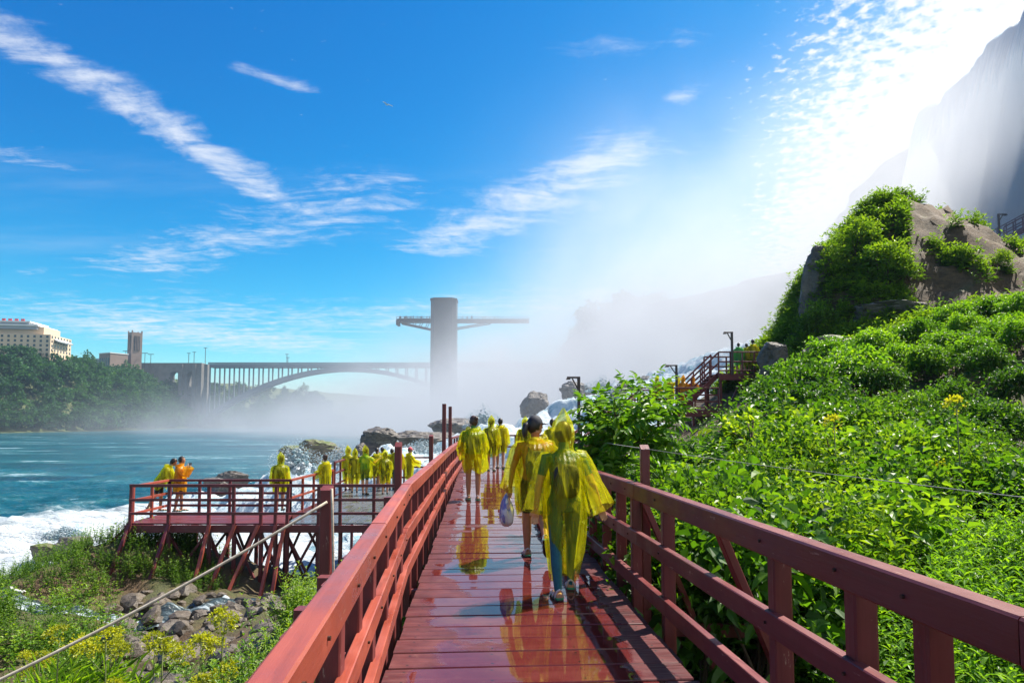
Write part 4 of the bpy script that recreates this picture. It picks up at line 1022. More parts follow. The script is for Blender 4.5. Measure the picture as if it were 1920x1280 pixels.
def unit(a): return a/np.maximum(np.linalg.norm(a, axis=-1, keepdims=True), 1e-9)
class Leaves:
    def __init__(s, seed=0): s.r = np.random.default_rng(seed); s.V = []; s.Q = []; s.T = []; s.c = []; s.n = 0
    def add(s, pos, d, L, wd, col_=None, up=None, fold=.25, droop=.0, lance=False):
        pos = np.asarray(pos, float); n = len(pos); d = unit(np.asarray(d, float))
        up = s.r.normal(size=(n, 3))*.5 + np.array([0, 0, 1.0]) if up is None else up
        sx = unit(np.cross(d, up)); nn = np.cross(sx, d)
        L = np.broadcast_to(np.asarray(L, float), (n,))[:, None]; wd = np.broadcast_to(np.asarray(wd, float), (n,))[:, None]
        col_ = s.r.random(n) if col_ is None else np.broadcast_to(col_, (n,))
        dz = np.array([0, 0, -1.0])*droop*L
        if lance:
            v = [pos, pos+d*L*.3-sx*wd*.5+nn*wd*fold+dz*.1, pos+d*L*.68-sx*wd*.38+nn*wd*fold*.8+dz*.45, pos+d*L+dz, pos+d*L*.68+sx*wd*.38+nn*wd*fold*.8+dz*.45, pos+d*L*.3+sx*wd*.5+nn*wd*fold+dz*.1, pos+d*L*.5+dz*.25]
            V = np.stack(v, 1); i = s.n + 7*np.arange(n)[:, None]
            s.Q.append(np.concatenate([i+np.array([[0, 6, 2, 1]]), i+np.array([[0, 5, 4, 6]])], 0))
            s.T.append(np.concatenate([i+np.array([[6, 3, 2]]), i+np.array([[6, 4, 3]])], 0)); k = 7
        else:
            v = [pos, pos+d*L*.45-sx*wd*.5+nn*wd*fold+dz*.2, pos+d*L+dz, pos+d*L*.45+sx*wd*.5+nn*wd*fold+dz*.2]
            V = np.stack(v, 1); i = s.n + 4*np.arange(n)[:, None]
            s.T.append(np.concatenate([i+np.array([[0, 2, 1]]), i+np.array([[0, 3, 2]])], 0)); k = 4
        s.V.append(V.reshape(-1, 3)); s.c.append(np.repeat(col_, k)); s.n += n*k; return s
    def mesh(s, name, m_):
        return np_mesh(name, np.concatenate(s.V), [np.concatenate(a) for a in (s.Q, s.T) if a], m_, False, attrs={'lc': ('FLOAT', 'POINT', np.concatenate(s.c))})
    def merge(s, o, T=None, cshift=0.0):
        """append another Leaves' geometry under transform T (loc, rz, scale)"""
        V = np.concatenate(o.V) if isinstance(o.V, list) else o.V; o.V = [V]
        (x, y, z), rz, sc = T; ca, sa = math.cos(rz)*sc, math.sin(rz)*sc
        W_ = np.stack([V[:, 0]*ca-V[:, 1]*sa+x, V[:, 0]*sa+V[:, 1]*ca+y, V[:, 2]*sc+z], -1)
        s.V.append(W_)
        if o.Q: o.Q = [np.concatenate(o.Q)]; s.Q.append(o.Q[0]+s.n)
        if o.T: o.T = [np.concatenate(o.T)]; s.T.append(o.T[0]+s.n)
        o.c = [np.concatenate(o.c)]; s.c.append(np.clip(o.c[0]+cshift, 0, 1)); s.n += len(W_)

def herb(seed, h, stems, spread, leafL, leafW, per, lean=.18, top=.0, lance=True, droop=.35, start=.15):
    """clump of upright leafy stems (goldenrod and the like)"""
    L = Leaves(seed); r_ = L.r
    for k in range(stems):
        b = np.array([*(r_.normal(size=2)*spread), 0]); hh = h*r_.uniform(.72, 1.08); ln = r_.normal(size=2)*lean
        t = start+(1-start)*np.sort(r_.random(per)); ang = np.arange(per)*2.4 + r_.random()*6
        pos = b + np.stack([ln[0]*t*t*hh, ln[1]*t*t*hh, t*hh], -1)
        up_ = .25 + .75*t[:, None]**2
        d = np.stack([np.cos(ang), np.sin(ang), np.zeros(per)], -1)*(1.15-.5*t[:, None]) + np.array([0, 0, 1])*up_*.9
        sz = (1-.45*t)*r_.uniform(.8, 1.15, per)
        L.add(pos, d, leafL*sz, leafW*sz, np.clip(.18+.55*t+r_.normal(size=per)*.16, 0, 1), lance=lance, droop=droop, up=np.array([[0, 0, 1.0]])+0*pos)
        # stem
        e = b + np.array([ln[0]*hh, ln[1]*hh, hh])
        L.add([b, b], [e-b, e-b], np.linalg.norm(e-b), .012, [.1, .1], up=np.array([[1., 0, 0], [0, 1., 0]]), fold=0)
    return L
def crown_leaves(seed, rx_, ry_, rz_, cz, clumps, per, L_, W_, clump_r, shell=.55, lance=False, droop=.2, flat=.0):
    L = Leaves(seed); r_ = L.r
    u = unit(r_.normal(size=(clumps, 3))); u[:, 2] = np.where(u[:, 2] < -.35, -u[:, 2], u[:, 2])
    rad = shell+(1-shell)*r_.random(clumps)**.6
    rad = rad*(1+.42*fbm(u[:, 0]*1.7+seed, u[:, 1]*1.7, u[:, 2]*1.7, oct=2, seed=seed))
    C = u*rad[:, None]*np.array([rx_, ry_, rz_]) + np.array([0, 0, cz])
    bright = r_.normal(size=clumps)*.14
    cen = np.repeat(C, per, 0); n = len(cen)
    off = r_.normal(size=(n, 3))*clump_r*np.array([1, 1, .6]); pos = cen+off
    d = unit(np.repeat(u, per, 0)*.6 + r_.normal(size=(n, 3))*.7 + np.array([0, 0, .15]))
    s_ = r_.uniform(.6, 1.2, n)
    hgt = (pos[:, 2]-cz)/rz_
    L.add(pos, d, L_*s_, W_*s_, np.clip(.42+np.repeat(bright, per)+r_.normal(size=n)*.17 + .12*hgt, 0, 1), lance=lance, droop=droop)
    return L, C
def stems_mb(C, base, k_, rad=.02, seed=0, n=14, org_spread=.12):
    r_ = np.random.default_rng(seed); b = MB(); idx = r_.choice(len(C), min(n, len(C)), replace=False)
    for i in idx:
        a = np.array([*(r_.normal(size=2)*org_spread), base]); c = C[i]; m1 = a*.55+c*.45+np.array([*(r_.normal(size=2)*.08), .12*(c[2]-base)])
        b.tube([tuple(a), tuple(m1), tuple(c)], [rad, rad*.65, rad*.25], 5, cap=False)
    return b
def plant_thing(name, me_list, loc, rz, sc, **kw):
    """me_list: [(part name, mesh), ...] shared between copies"""
    t = empty(name, loc, rz, **kw); t.scale = (sc, sc, sc)
    for nm, me in me_list: link(nm, me, t, kind='stuff' if nm == 'flower_head' else None)
    return t

# ---- goldenrod stand and undergrowth on the right
golds = [herb(100+k, 1.25, 7, .13, .165, .040, 30, .14) for k in range(5)]
ferny = [herb(120+k, .95, 8, .14, .115, .034, 24, .2) for k in range(4)]
broad = [herb(140+k, .7, 6, .2, .15, .075, 12, .3, droop=.3) for k in range(4)]
def scatter(lib, pts, name, m_, label, smin=.8, smax=1.2, seed=1, cs=.12):
    out = Leaves(seed); r_ = np.random.default_rng(seed)
    for (x, y) in pts:
        out.merge(lib[r_.integers(len(lib))], ((x, y, H(x, y)-.05), r_.random()*6.28, r_.uniform(smin, smax)), r_.normal()*cs)
    return link(name, out.mesh(name, m_), None, kind='stuff', label=label)
def pts_in(n, x0, x1, y0, y1, cond, seed):
    r_ = np.random.default_rng(seed); o = []
    while len(o) < n:
        x = r_.uniform(x0, x1); y = r_.uniform(y0, y1)
        if cond(x, y): o.append((x, y))
    return o
rail_x = lambda y: float(np.interp(y, [p_[1] for p_ in RP], [p_[0] for p_ in RP]))
lrail_x = lambda y: float(np.interp(y, [p_[1] for p_ in LP], [p_[0] for p_ in LP]))
def stony(x, y):
    a, c = proj(np.array([x, y, H(x, y)])); return 215 < a < 545 and 1075 < c < 1262
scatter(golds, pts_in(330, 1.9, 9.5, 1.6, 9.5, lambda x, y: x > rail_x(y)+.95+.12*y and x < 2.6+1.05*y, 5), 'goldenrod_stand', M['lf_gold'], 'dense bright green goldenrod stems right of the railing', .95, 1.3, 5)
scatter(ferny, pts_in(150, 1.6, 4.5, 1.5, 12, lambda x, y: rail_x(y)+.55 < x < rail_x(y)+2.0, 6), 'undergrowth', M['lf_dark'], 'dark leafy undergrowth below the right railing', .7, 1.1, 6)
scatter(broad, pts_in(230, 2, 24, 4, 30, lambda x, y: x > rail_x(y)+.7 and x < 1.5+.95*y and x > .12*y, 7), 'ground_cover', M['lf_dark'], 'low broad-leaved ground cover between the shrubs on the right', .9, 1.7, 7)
# ---- shrubs on the right
def shrub_set(kind, n, seed):
    out = []
    for k in range(n):
        if kind == 'small': L, C = crown_leaves(seed+k, .78, .78, .80, 1.12, 90, 26, .092, .052, .14, .45)
        elif kind == 'dark': L, C = crown_leaves(seed+k, 1.25, 1.2, 1.15, 1.35, 95, 26, .25, .115, .24, .5, True, .35)
        elif kind == 'wide': L, C = crown_leaves(seed+k, .85, .85, .80, 1.12, 60, 22, .19, .10, .19, .4, True, .4)
        elif kind == 'sumac': L, C = crown_leaves(seed+k, 1.15, 1.1, .95, 1.25, 90, 24, .30, .11, .24, .5, True, .45)
        mm_ = {'wide': 'lf_tree', 'small': 'lf_shrub', 'dark': 'lf_dark', 'sumac': 'lf_gold'}[kind]
        out.append([('foliage', L.mesh('foliage', M[mm_])), ('stem', stems_mb(C, -.15, 0, .022, seed+k, 16).mesh('stem', M['bark'], smooth=True))])
    return out
small, dark, sumac = shrub_set('small', 4, 200), shrub_set('dark', 4, 220), shrub_set('sumac', 3, 240)
wide = shrub_set('wide', 2, 260); small = [small[0], wide[0], small[1], small[2], wide[1], small[3]]
def put(kind, lib, spots, name, label, group, cat='shrub'):
    for i, (x, y, s_) in enumerate(spots):
        plant_thing(name, lib[i % len(lib)], (x, y, H(x, y)-.05), random.random()*6.28, s_, label=label, cat=cat, group=group)
def px_spots(lst):
    """(photo x, photo y of the crown's top, D, crown height at scale 1) -> x, y, scale reaching that height"""
    o = []
    for (x_, y_, D, ch) in lst:
        p_ = P(x_, y_, D); s_ = max(.5, (p_.z-H(p_.x, D)+.05)/ch); o.append((p_.x, D, min(s_, 2.4)))
    return o
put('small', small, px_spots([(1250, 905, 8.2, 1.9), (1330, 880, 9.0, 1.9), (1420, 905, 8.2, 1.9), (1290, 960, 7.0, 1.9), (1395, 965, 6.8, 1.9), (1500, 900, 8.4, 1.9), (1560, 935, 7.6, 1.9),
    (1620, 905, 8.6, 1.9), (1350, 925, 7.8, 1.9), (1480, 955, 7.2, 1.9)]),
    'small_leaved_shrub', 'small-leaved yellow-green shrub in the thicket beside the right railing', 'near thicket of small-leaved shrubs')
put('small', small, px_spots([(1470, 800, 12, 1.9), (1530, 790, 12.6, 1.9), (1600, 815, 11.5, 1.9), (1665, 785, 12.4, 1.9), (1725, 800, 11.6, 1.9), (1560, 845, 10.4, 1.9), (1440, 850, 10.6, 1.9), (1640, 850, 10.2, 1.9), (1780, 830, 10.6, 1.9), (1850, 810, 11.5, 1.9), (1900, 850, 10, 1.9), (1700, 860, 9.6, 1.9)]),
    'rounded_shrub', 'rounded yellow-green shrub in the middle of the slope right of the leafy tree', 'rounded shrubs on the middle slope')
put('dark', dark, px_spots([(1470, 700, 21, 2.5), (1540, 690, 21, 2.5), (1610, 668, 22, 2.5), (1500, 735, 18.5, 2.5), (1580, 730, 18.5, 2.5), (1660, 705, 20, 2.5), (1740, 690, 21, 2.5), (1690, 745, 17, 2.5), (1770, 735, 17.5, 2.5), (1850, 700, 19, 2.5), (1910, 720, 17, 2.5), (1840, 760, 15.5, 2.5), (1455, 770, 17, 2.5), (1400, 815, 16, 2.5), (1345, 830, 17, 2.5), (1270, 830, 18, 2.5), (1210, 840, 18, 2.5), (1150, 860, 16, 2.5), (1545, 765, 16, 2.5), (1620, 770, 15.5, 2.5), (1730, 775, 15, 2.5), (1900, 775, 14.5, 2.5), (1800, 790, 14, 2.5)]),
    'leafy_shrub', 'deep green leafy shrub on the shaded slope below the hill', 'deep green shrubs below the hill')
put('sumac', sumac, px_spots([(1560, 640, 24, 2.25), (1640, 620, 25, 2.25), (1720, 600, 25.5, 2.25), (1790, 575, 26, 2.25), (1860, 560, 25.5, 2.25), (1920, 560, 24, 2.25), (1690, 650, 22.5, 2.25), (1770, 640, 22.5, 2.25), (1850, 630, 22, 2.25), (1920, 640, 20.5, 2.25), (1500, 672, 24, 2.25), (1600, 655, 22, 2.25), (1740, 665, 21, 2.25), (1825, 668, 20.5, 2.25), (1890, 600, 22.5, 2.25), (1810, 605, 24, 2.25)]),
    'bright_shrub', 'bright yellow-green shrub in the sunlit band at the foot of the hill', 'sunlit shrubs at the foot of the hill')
# ---- small tree with divided leaves behind the railing
def small_tree(loc, hgt, seed, nb, m_, label, name, leafL=.085, leaflets=7, ltwig=.42, wide=.55, twigs=9, heart=False):
    t = empty(name, loc, label=label, cat='tree'); r_ = np.random.default_rng(seed)
    L = Leaves(seed); b = MB()
    trunk = [(0, 0, -.3), (.05, .02, hgt*.25), (-.02, .05, hgt*.5), (.06, 0, hgt*.78)]
    b.tube(trunk, [.055, .045, .034, .016], 8)
    for i in range(nb):
        t0 = r_.uniform(.25, .8); a = i*2.4+r_.random(); z0 = hgt*t0
        ln = hgt*wide*(1.15-.6*t0)*r_.uniform(.7, 1.2)
        e = np.array([math.cos(a)*ln, math.sin(a)*ln, z0+ln*r_.uniform(.25, .75)])
        if loc[0]+e[0] < rail_x(loc[1]+e[1])+.35: e[0] = rail_x(loc[1]+e[1])+.35-loc[0]
        s0 = np.array([.02, .02, z0]); mid = (s0+e)/2+np.array([0, 0, .10*ln])
        b.tube([tuple(s0), tuple(mid), tuple(e)], [.02, .013, .005], 6, cap=False)
        for k in range(twigs):
            u = r_.uniform(.25, 1.02); p0 = s0*(1-u)**2+2*mid*u*(1-u)+e*u*u
            d = unit(np.array([math.cos(a), math.sin(a), .2])*.6 + r_.normal(size=3)*.75 + np.array([0, 0, .25]))
            tl = ltwig*r_.uniform(.6, 1.1); sd_ = unit(np.cross(d, [0, 0, 1.]))
            if heart:
                n_ = 5; q_ = np.array([p0+d*tl*(j+.5)/n_ for j in range(n_)])
                L.add(q_, r_.normal(size=(n_, 3))*.6+np.array([0, 0, -.25])+d, leafL*r_.uniform(.7, 1.1, n_), leafL*.85, np.clip(.55+r_.normal(size=n_)*.22, 0, 1), droop=.3)
                continue
            j = np.arange(1, leaflets+1)/leaflets
            q_ = p0 + d*tl*j[:, None] + np.array([0, 0, -.10])*tl*j[:, None]**2
            base = r_.normal()*.13
            for sgn_ in (-1, 1):
                dd = d*.55 + sd_*sgn_ + np.array([0, 0, -.18])
                L.add(q_, np.repeat(dd[None], leaflets, 0)+r_.normal(size=(leaflets, 3))*.12, leafL*r_.uniform(.8, 1.15, leaflets), leafL*.42, np.clip(.42+base+r_.normal(size=leaflets)*.12, 0, 1), lance=True, droop=.25)
            L.add(q_[-1:], [d], leafL*1.1, leafL*.45, [np.clip(.5+base, 0, 1)], lance=True, droop=.2)
    link('crown', L.mesh('crown', m_), t); link('trunk', b.mesh('trunk', M['bark'], smooth=True), t)
    return t
p_ = P(1150, 662, 9.4); small_tree((p_.x, 9.4, H(p_.x, 9.4)), p_.z-H(p_.x, 9.4), 301, 40, M['lf_tree'], 'leafy small tree with divided leaves behind the right railing, under the middle landing', 'small_tree', .15, 6, .42, .27, 9)
p_ = P(1140, 800, 12.5); small_tree((p_.x+.1, 12.5, H(p_.x, 12.5)), p_.z-H(p_.x, 12.5), 305, 16, M['lf_tree'], 'low leafy tree beyond the tall leafy one, beside the right railing', 'small_tree', .13, 6, .45, .30, 9)
p_ = P(1300, 825, 11.5); small_tree((p_.x, 11.5, H(p_.x, 11.5)), p_.z-H(p_.x, 11.5), 309, 22, M['lf_tree'], 'leafy tree in front of the middle landing, right of the taller leafy tree', 'small_tree', .13, 6, .5, .38, 9)
p_ = P(1405, 715, 13); small_tree((p_.x, 13, H(p_.x, 13)), p_.z-H(p_.x, 13), 303, 18, M['lf_yel'], 'sapling with heart-shaped yellow-green leaves glowing below the staircase', 'sapling', .19, 5, .5, .24, 7, heart=True)

# ---- hill herbs (stuff) : thick on the crest and the left face, bare earth on the right flank
tuft = [herb(400+k, .66, 4, .14, .33, .12, 7, .25, droop=.2, start=.05, lance=False) for k in range(5)]
r_ = np.random.default_rng(44); hp = []
cx_ = r_.uniform(11.5, 31, 26000); cy_ = r_.uniform(25.5, 38.5, 26000); cz_ = _interp(cx_, cy_)
pxx, pyy = proj(np.stack([cx_, cy_, cz_], -1))
nzn = fbm(cx_*.45, cy_*.45, oct=3, seed=77); nz2 = fbm(cx_*1.4, cy_*1.4, oct=3, seed=78)
flank = (pxx-1700) - (pyy-430)*.10                                       # > 0 : bare flank right of the crest
bare = (flank > 0) & (pyy > 385) & (pyy < 575) & (pxx > 1700)
keep = (cz_ > 3.2) & np.where(bare, nzn+nz2*.8 > .60, nzn+nz2*.5 > -.55)
dens = keep & (r_.random(26000) < .30)
tufts = Leaves(45)
for x, y, z, zz_ in zip(cx_[dens], cy_[dens], cz_[dens], nzn[dens]):
    tufts.merge(tuft[r_.integers(5)], ((x, y, z-.05), r_.random()*6.28, r_.uniform(.7, 1.35)), .18*zz_ + r_.normal()*.1)
link('hill_herbs', tufts.mesh('hill_herbs', M['lf_hill']), None, kind='stuff', label='bright green herbs and grass covering the hill crest and its left face')
hs_ = []
for (x_, y_, D, s_) in ((1650, 480, 31.2, 1.0), (1610, 440, 32.5, .9), (1690, 505, 31, .7), (1800, 545, 31, .5), (1530, 560, 31.5, .8), (1560, 480, 32.6, .8), (1470, 640, 31, .7), (1880, 545, 31, .4)):
    q_ = P(x_, y_, D); hs_.append((q_.x, D, s_))
hb = []
for k in range(3):
    L, C = crown_leaves(420+k, 1.2, 1.1, 1.15, 1.0, 90, 20, .24, .11, .18, .5)
    hb.append([('foliage', L.mesh('foliage', M['lf_hill'])), ('stem', stems_mb(C, -.3, 0, .03, 420+k, 10).mesh('stem', M['bark'], smooth=True))])
for i, ((x, y, s_), lab) in enumerate(zip(hs_, ('largest rounded bush in the middle of the hill face', 'rounded bush above the largest one, towards the crest of the hill', 'bush right of the largest one on the hill face', 'bush at the edge of the bare brown flank', 'bush low on the left face of the hill', 'bush below the crest beside the bluish boulder', 'smallest bush at the left foot of the hill near the upper landing', 'low bush furthest right on the bare flank of the hill'))):
    plant_thing('hill_bush', hb[i % 3], (x, y, H(x, y)-.05), random.random()*6.28, s_, label=lab, cat='bush', group='bushes on the hill')
# rocks set in the hill
for i, (x_, y_, D, w_, h__, lab) in enumerate(((1530, 492, 33.0, 60, 74, 'dark bluish boulder at the left shoulder of the hill'), (1580, 640, 28.5, 120, 24, 'flat brown ledge rock with yellow moss at the foot of the hill'), (1680, 572, 30.4, 120, 26, 'dark rock face showing between plants low on the hill'), (1452, 655, 30.4, 56, 36, 'black boulder beside the upper landing'))):
    rock(x_, y_, D, w_, h__, M['rock_moss'] if i == 1 else M['rock'], lab, 60+i, .7, 'rocks set in the hill')
# ---- left side of the boardwalk
scatter(ferny, pts_in(430, -5.5, -1.0, 1.8, 14, lambda x, y: x < lrail_x(y)-.22 and x > lrail_x(y)-1.0-.17*y*(.7+.3*math.sin(y*1.7)) and not stony(x, y), 8), 'bankside_greenery', M['lf_hill'], 'fine green plants crowding the left railing', .85, 1.35, 8)
scatter(golds, pts_in(60, -5.0, -1.6, 6, 13, lambda x, y: lrail_x(y)-2.2 < x < lrail_x(y)-.45, 18), 'flowering_weeds', M['lf_shrub'], 'taller yellow-green weeds left of the railing', .85, 1.25, 18)
scatter(broad, pts_in(240, -17, -3.2, 5.5, 21, lambda x, y: H(x, y) > -3.35 and not stony(x, y) and not (y > 13 and x > -8.6) and fbm(np.array([x*.5]), np.array([y*.5]), seed=80)[0] > (-.05 if y < 11 else .12), 9), 'low_plants', M['lf_shrub'], 'low plants scattered over the rocky left bank', .5, 1.0, 9)
cover = [herb(160+k, .55, 8, .2, .09, .03, 16, .35) for k in range(3)]
scatter(cover, pts_in(520, -14, -7.2, 10.5, 21, lambda x, y: fbm(np.array([x*.4]), np.array([y*.4]), seed=82)[0] > -.05 and H(x, y) > -3.2 and not (15.0 < y < 17 and x > -10) and proj(np.array([x, y, H(x, y)]))[0] < 415, 10), 'outcrop_greenery', M['lf_hill'], 'green plants over the rocky spit under the platform', .6, 1.25, 10)
def umbel(seed, h, hs0=1.0):
    r_ = np.random.default_rng(seed); L = Leaves(seed); FH = []; b = MB()
    b.tube([(0, 0, -.1), (.01, 0, h*.5), (0, .01, h)], [.011, .009, .006], 5)
    heads = [(np.array([0, 0, h]), .14*hs0)]
    for k in range(r_.integers(1, 4)):
        a = r_.random()*6.28; z = h*r_.uniform(.5, .8); e = np.array([math.cos(a)*.22, math.sin(a)*.22, z+.26]); b.tube([(0, 0, z), tuple(e)], .005, 4); heads.append((e, r_.uniform(.08, .115)*hs0))
    for c, rr in heads:
        F = Leaves(seed+len(FH)+1); FH.append(F)
        n = 26; u = unit(r_.normal(size=(n, 3))+np.array([0, 0, .9])); q_ = c+u*rr*np.array([1, 1, .75])
        for j in range(n): 
            if j % 2 == 0: b.tube([tuple(c), tuple(q_[j])], .0022, 3, cap=False)
            k = 9; F.add(q_[j]+r_.normal(size=(k, 3))*.016, r_.normal(size=(k, 3))+u[j]*1.2, .030, .028, np.clip(.5+r_.normal(size=k)*.2, 0, 1))
    for k in range(10):
        a = r_.random()*6.28; z = h*r_.uniform(.05, .55); n = 7; j = np.arange(1, n+1)/n; d = np.array([math.cos(a), math.sin(a), .35]); sd_ = np.array([-math.sin(a), math.cos(a), 0])
        q_ = np.array([0, 0, z]) + d*j[:, None]*.32 - np.array([0, 0, .16])*j[:, None]**2
        for s_ in (-1, 1): L.add(q_, np.repeat((d*.5+sd_*s_)[None], n, 0), .10*r_.uniform(.8, 1.2, n), .06, np.clip(.55+r_.normal(size=n)*.15, 0, 1), droop=.2)
    return [('foliage', L.mesh('foliage', M['lf_shrub']))] + [('flower_head', F.mesh('flower_head', M['lf_umbel'])) for F in FH] + [ ('stem', b.mesh('stem', M['stem'], smooth=True))]
umb = [umbel(500+k, .95+.1*k) for k in range(4)]
us = pts_in(24, -8.2, -2.4, 4.8, 9.4, lambda x, y: x < lrail_x(y)-1.3 and (lambda a: 30 < a[0] < 420 and a[1] > 1225-.12*abs(a[0]-150))(proj(np.array([x, y, H(x, y)]))), 11)
for i, (x, y) in enumerate(us):
    plant_thing('umbel_plant', umb[i % 4], (x, y, H(x, y)-.04), random.random()*6.28, random.uniform(.8, 1.15), label='yellow-green umbel-flowered plant at the lower left above the stones', cat='plant', group='umbel plants at the lower left')
for (x_, y_, D, sc_, lab) in ((1795, 800, 9.6, 1.9, 'tall umbel seed head standing above shrubs at the right'), (1565, 835, 10.5, 1.7, 'umbel seed head rising from shrubs in the middle right')):
    q_ = P(x_, y_-40, D); hh = q_.z-H(q_.x, D); plant_thing('umbel_plant', umbel(540, 2.2, .9), (q_.x, D, H(q_.x, D)), .4, hh/2.2, label=lab, cat='plant', group='umbels over the right shrubs')
# tall grass clump
r_ = np.random.default_rng(55); Lg = Leaves(55); n = 260
base = np.concatenate([r_.normal(size=(n, 2))*.33, np.zeros((n, 1))], 1)
a = r_.random(n)*6.28; ln = r_.uniform(.9, 1.7, n)
Lg.add(base, np.stack([np.cos(a)*.32+.12, np.sin(a)*.32, np.ones(n)], -1), ln, .030, np.clip(.62+r_.normal(size=n)*.2, 0, 1), lance=True, droop=.45, fold=.1)
q_ = P(125, 1240, 8.6); gc = empty('grass_clump', (q_.x, 8.6, H(q_.x, 8.6)-.04), label='tall arching clump of pale green grass at the lower left', cat='grass'); link('blades', Lg.mesh('blades', M['lf_grass']), gc)
# ---- stones of the bank and the little stream
sm = [rock_mesh((1, .8, .55), 700+k, M['stone'], 2, .3, 9, low=1.2) for k in range(8)]
cnt = 0
r_ = np.random.default_rng(66)
while cnt < 298:
    x = r_.uniform(-9.6, -3.0); y = r_.uniform(9.2, 16.6)
    pxs, pys = proj(np.array([x, y, H(x, y)]))
    if not (200 < pxs < 600 and pys > 1075): continue
    s_ = .10+.30*r_.random()**2.0
    link('stone', sm[cnt % 8], ground, (x, y, H(x, y)+s_*.18), (r_.normal()*.25, r_.normal()*.25, r_.random()*6.28)).scale = (s_, s_, s_); cnt += 1
sx_ = np.linspace(0, 1, 90); wv = np.linspace(-1, 1, 16); SX, SV = np.meshgrid(sx_, wv, indexing='ij')
pth = np.array([(-3.6, 17.6), (-5.2, 16.9), (-6.4, 16.2), (-7.6, 15.6), (-8.8, 14.9), (-10.6, 14.6), (-12.8, 15.2), (-15.5, 15.6)])
k_ = np.linspace(0, 1, len(pth)); X_ = np.interp(SX, k_, pth[:, 0]); Y_ = np.interp(SX, k_, pth[:, 1]) + SV*(.50+.2*np.sin(SX*19))
Z_ = _interp(X_, Y_)*.35 + _interp(np.interp(SX, k_, pth[:, 0]), np.interp(SX, k_, pth[:, 1]))*.65 + .10 + .10*fbm(X_*2.2, Y_*2.8, oct=4, seed=91) - .12*SV**2
link('stream', np_mesh('stream', np.stack([X_, Y_, Z_], -1).reshape(-1, 3), grid_faces(90, 16), M['stream'], True), kind='structure')

# ---- far wooded bank (reads as one mass) and the trees above the cliff
def far_tree(seed, rx_, rz_, n=420, L_=1.7):
    L, C = crown_leaves(seed, rx_, rx_, rz_, rz_*1.05, 60, n//60, L_, L_*.75, .75, .62, droop=.15)
    return L
ft = [far_tree(600+k, 4.6+.5*(k % 3), 5.2+.8*(k % 4)) for k in range(6)]
out = Leaves(61); r_ = np.random.default_rng(61); n = 0
for y in np.arange(190, 830, 6.5):
    for o_ in (4, -2, -9, -16, -24, -32, -41):
        yy = y+r_.uniform(-3.5, 3.5); oo = o_+r_.uniform(-3, 3); x, z = FB(oo, yy)
        x = float(x); z = float(z)
        px_, py_ = proj(np.array([x, yy, z]))
        if px_ < -90 or px_ > 640: continue
        if yy > 560 and oo < -30: continue
        s_ = r_.uniform(.75, 1.2)*(.62 if oo < -34 else 1.0)
        out.merge(ft[r_.integers(6)], ((x, yy, z-2.2), r_.random()*6.28, s_), r_.normal()*.16)
link('far_wood', out.mesh('far_wood', M['lf_far']), None, kind='stuff', label='dense green wood covering the far bank of the river')
out = Leaves(62)
for k in range(34):
    yy = r_.uniform(235, 420); x = float(np.interp(yy, cpl[:, 1], cpl[:, 0])) + r_.uniform(3, 22); z = float(np.interp(yy, cpl[:, 1], ztop[:, 0]))
    out.merge(ft[r_.integers(6)], ((x, yy, z-1), r_.random()*6.28, r_.uniform(.7, 1.2)), 0)
link('clifftop_wood', out.mesh('clifftop_wood', M['lf_far']), None, kind='stuff', label='trees above the gorge cliff fading in the mist')
# ------------------------------------------------------------------ people in rain ponchos
def poncho_mat(name, c, alpha=.42, tint=None, lo=None, hi=None):
    m_, nt, bs = mat(name)
    p_ = nt.new('ShaderNodeTexCoord').outputs['Object']
    n1 = nt.noise(nt.mapping(p_, scale=(9, 9, 2.2)), 1.0, 5, .6, .6); n2 = nt.noise(p_, 26, 4, .6)
    nt.l.new(nt.ramp(n1, [(.3, tuple(k*.72 for k in c)), (.6, c)]), bs.inputs['Base Color'])
    bs.inputs['Roughness'].default_value = .22; bs.inputs['Specular IOR Level'].default_value = .6
    bp = bump(nt, bs, nt.m('ADD', n1, nt.m('MULTIPLY', n2, .25)), .8, .03)
    tl = nt.new('ShaderNodeBsdfTranslucent'); tl.inputs[0].default_value = (*[min(1, k*1.25) for k in c], 1); nt.l.new(bp.outputs[0], tl.inputs['Normal'])
    m1 = nt.new('ShaderNodeMixShader'); m1.inputs[0].default_value = .55
    nt.l.new(bs.outputs[0], m1.inputs[1]); nt.l.new(tl.outputs[0], m1.inputs[2])
    tr = nt.new('ShaderNodeBsdfTransparent'); tr.inputs[0].default_value = (*(tint or (.95, .92, .22)), 1)
    m2 = nt.new('ShaderNodeMixShader')
    nt.l.new(nt.maprange(n1, .3, .72, lo or alpha*.5, hi or min(.86, alpha*1.2)), m2.inputs[0])
    nt.l.new(m1.outputs[0], m2.inputs[1]); nt.l.new(tr.outputs[0], m2.inputs[2])
    nt.l.new(m2.outputs[0], nt.n['Material Output'].inputs[0])
    return m_
M['pon_y'] = poncho_mat('yellow_poncho_plastic', (.84, .78, .03), .66, None, .42, .85)
M['pon_g'] = poncho_mat('greenish_yellow_poncho_plastic', (.74, .76, .03), .72, None, .45, .88)
M['pon_n'] = poncho_mat('clear_yellow_poncho_plastic', (.85, .82, .04), .9, (.97, .95, .42), .60, .93)
M['pon_o'] = poncho_mat('orange_poncho_plastic', (.85, .42, .015), .30, (.95, .7, .2))
M['pon_gr'] = poncho_mat('green_poncho_plastic', (.16, .55, .12), .3, (.5, .9, .4))
CL = {}
def cloth(c):
    if c not in CL: CL[c] = simple('cloth_%d' % len(CL), c, .85, .2, 40)
    return CL[c]
M['skin'] = simple('skin', (.52, .27, .17), .5, .1, 20)
M['skin_tan'] = simple('tanned_skin', (.40, .19, .11), .5, .1, 20)
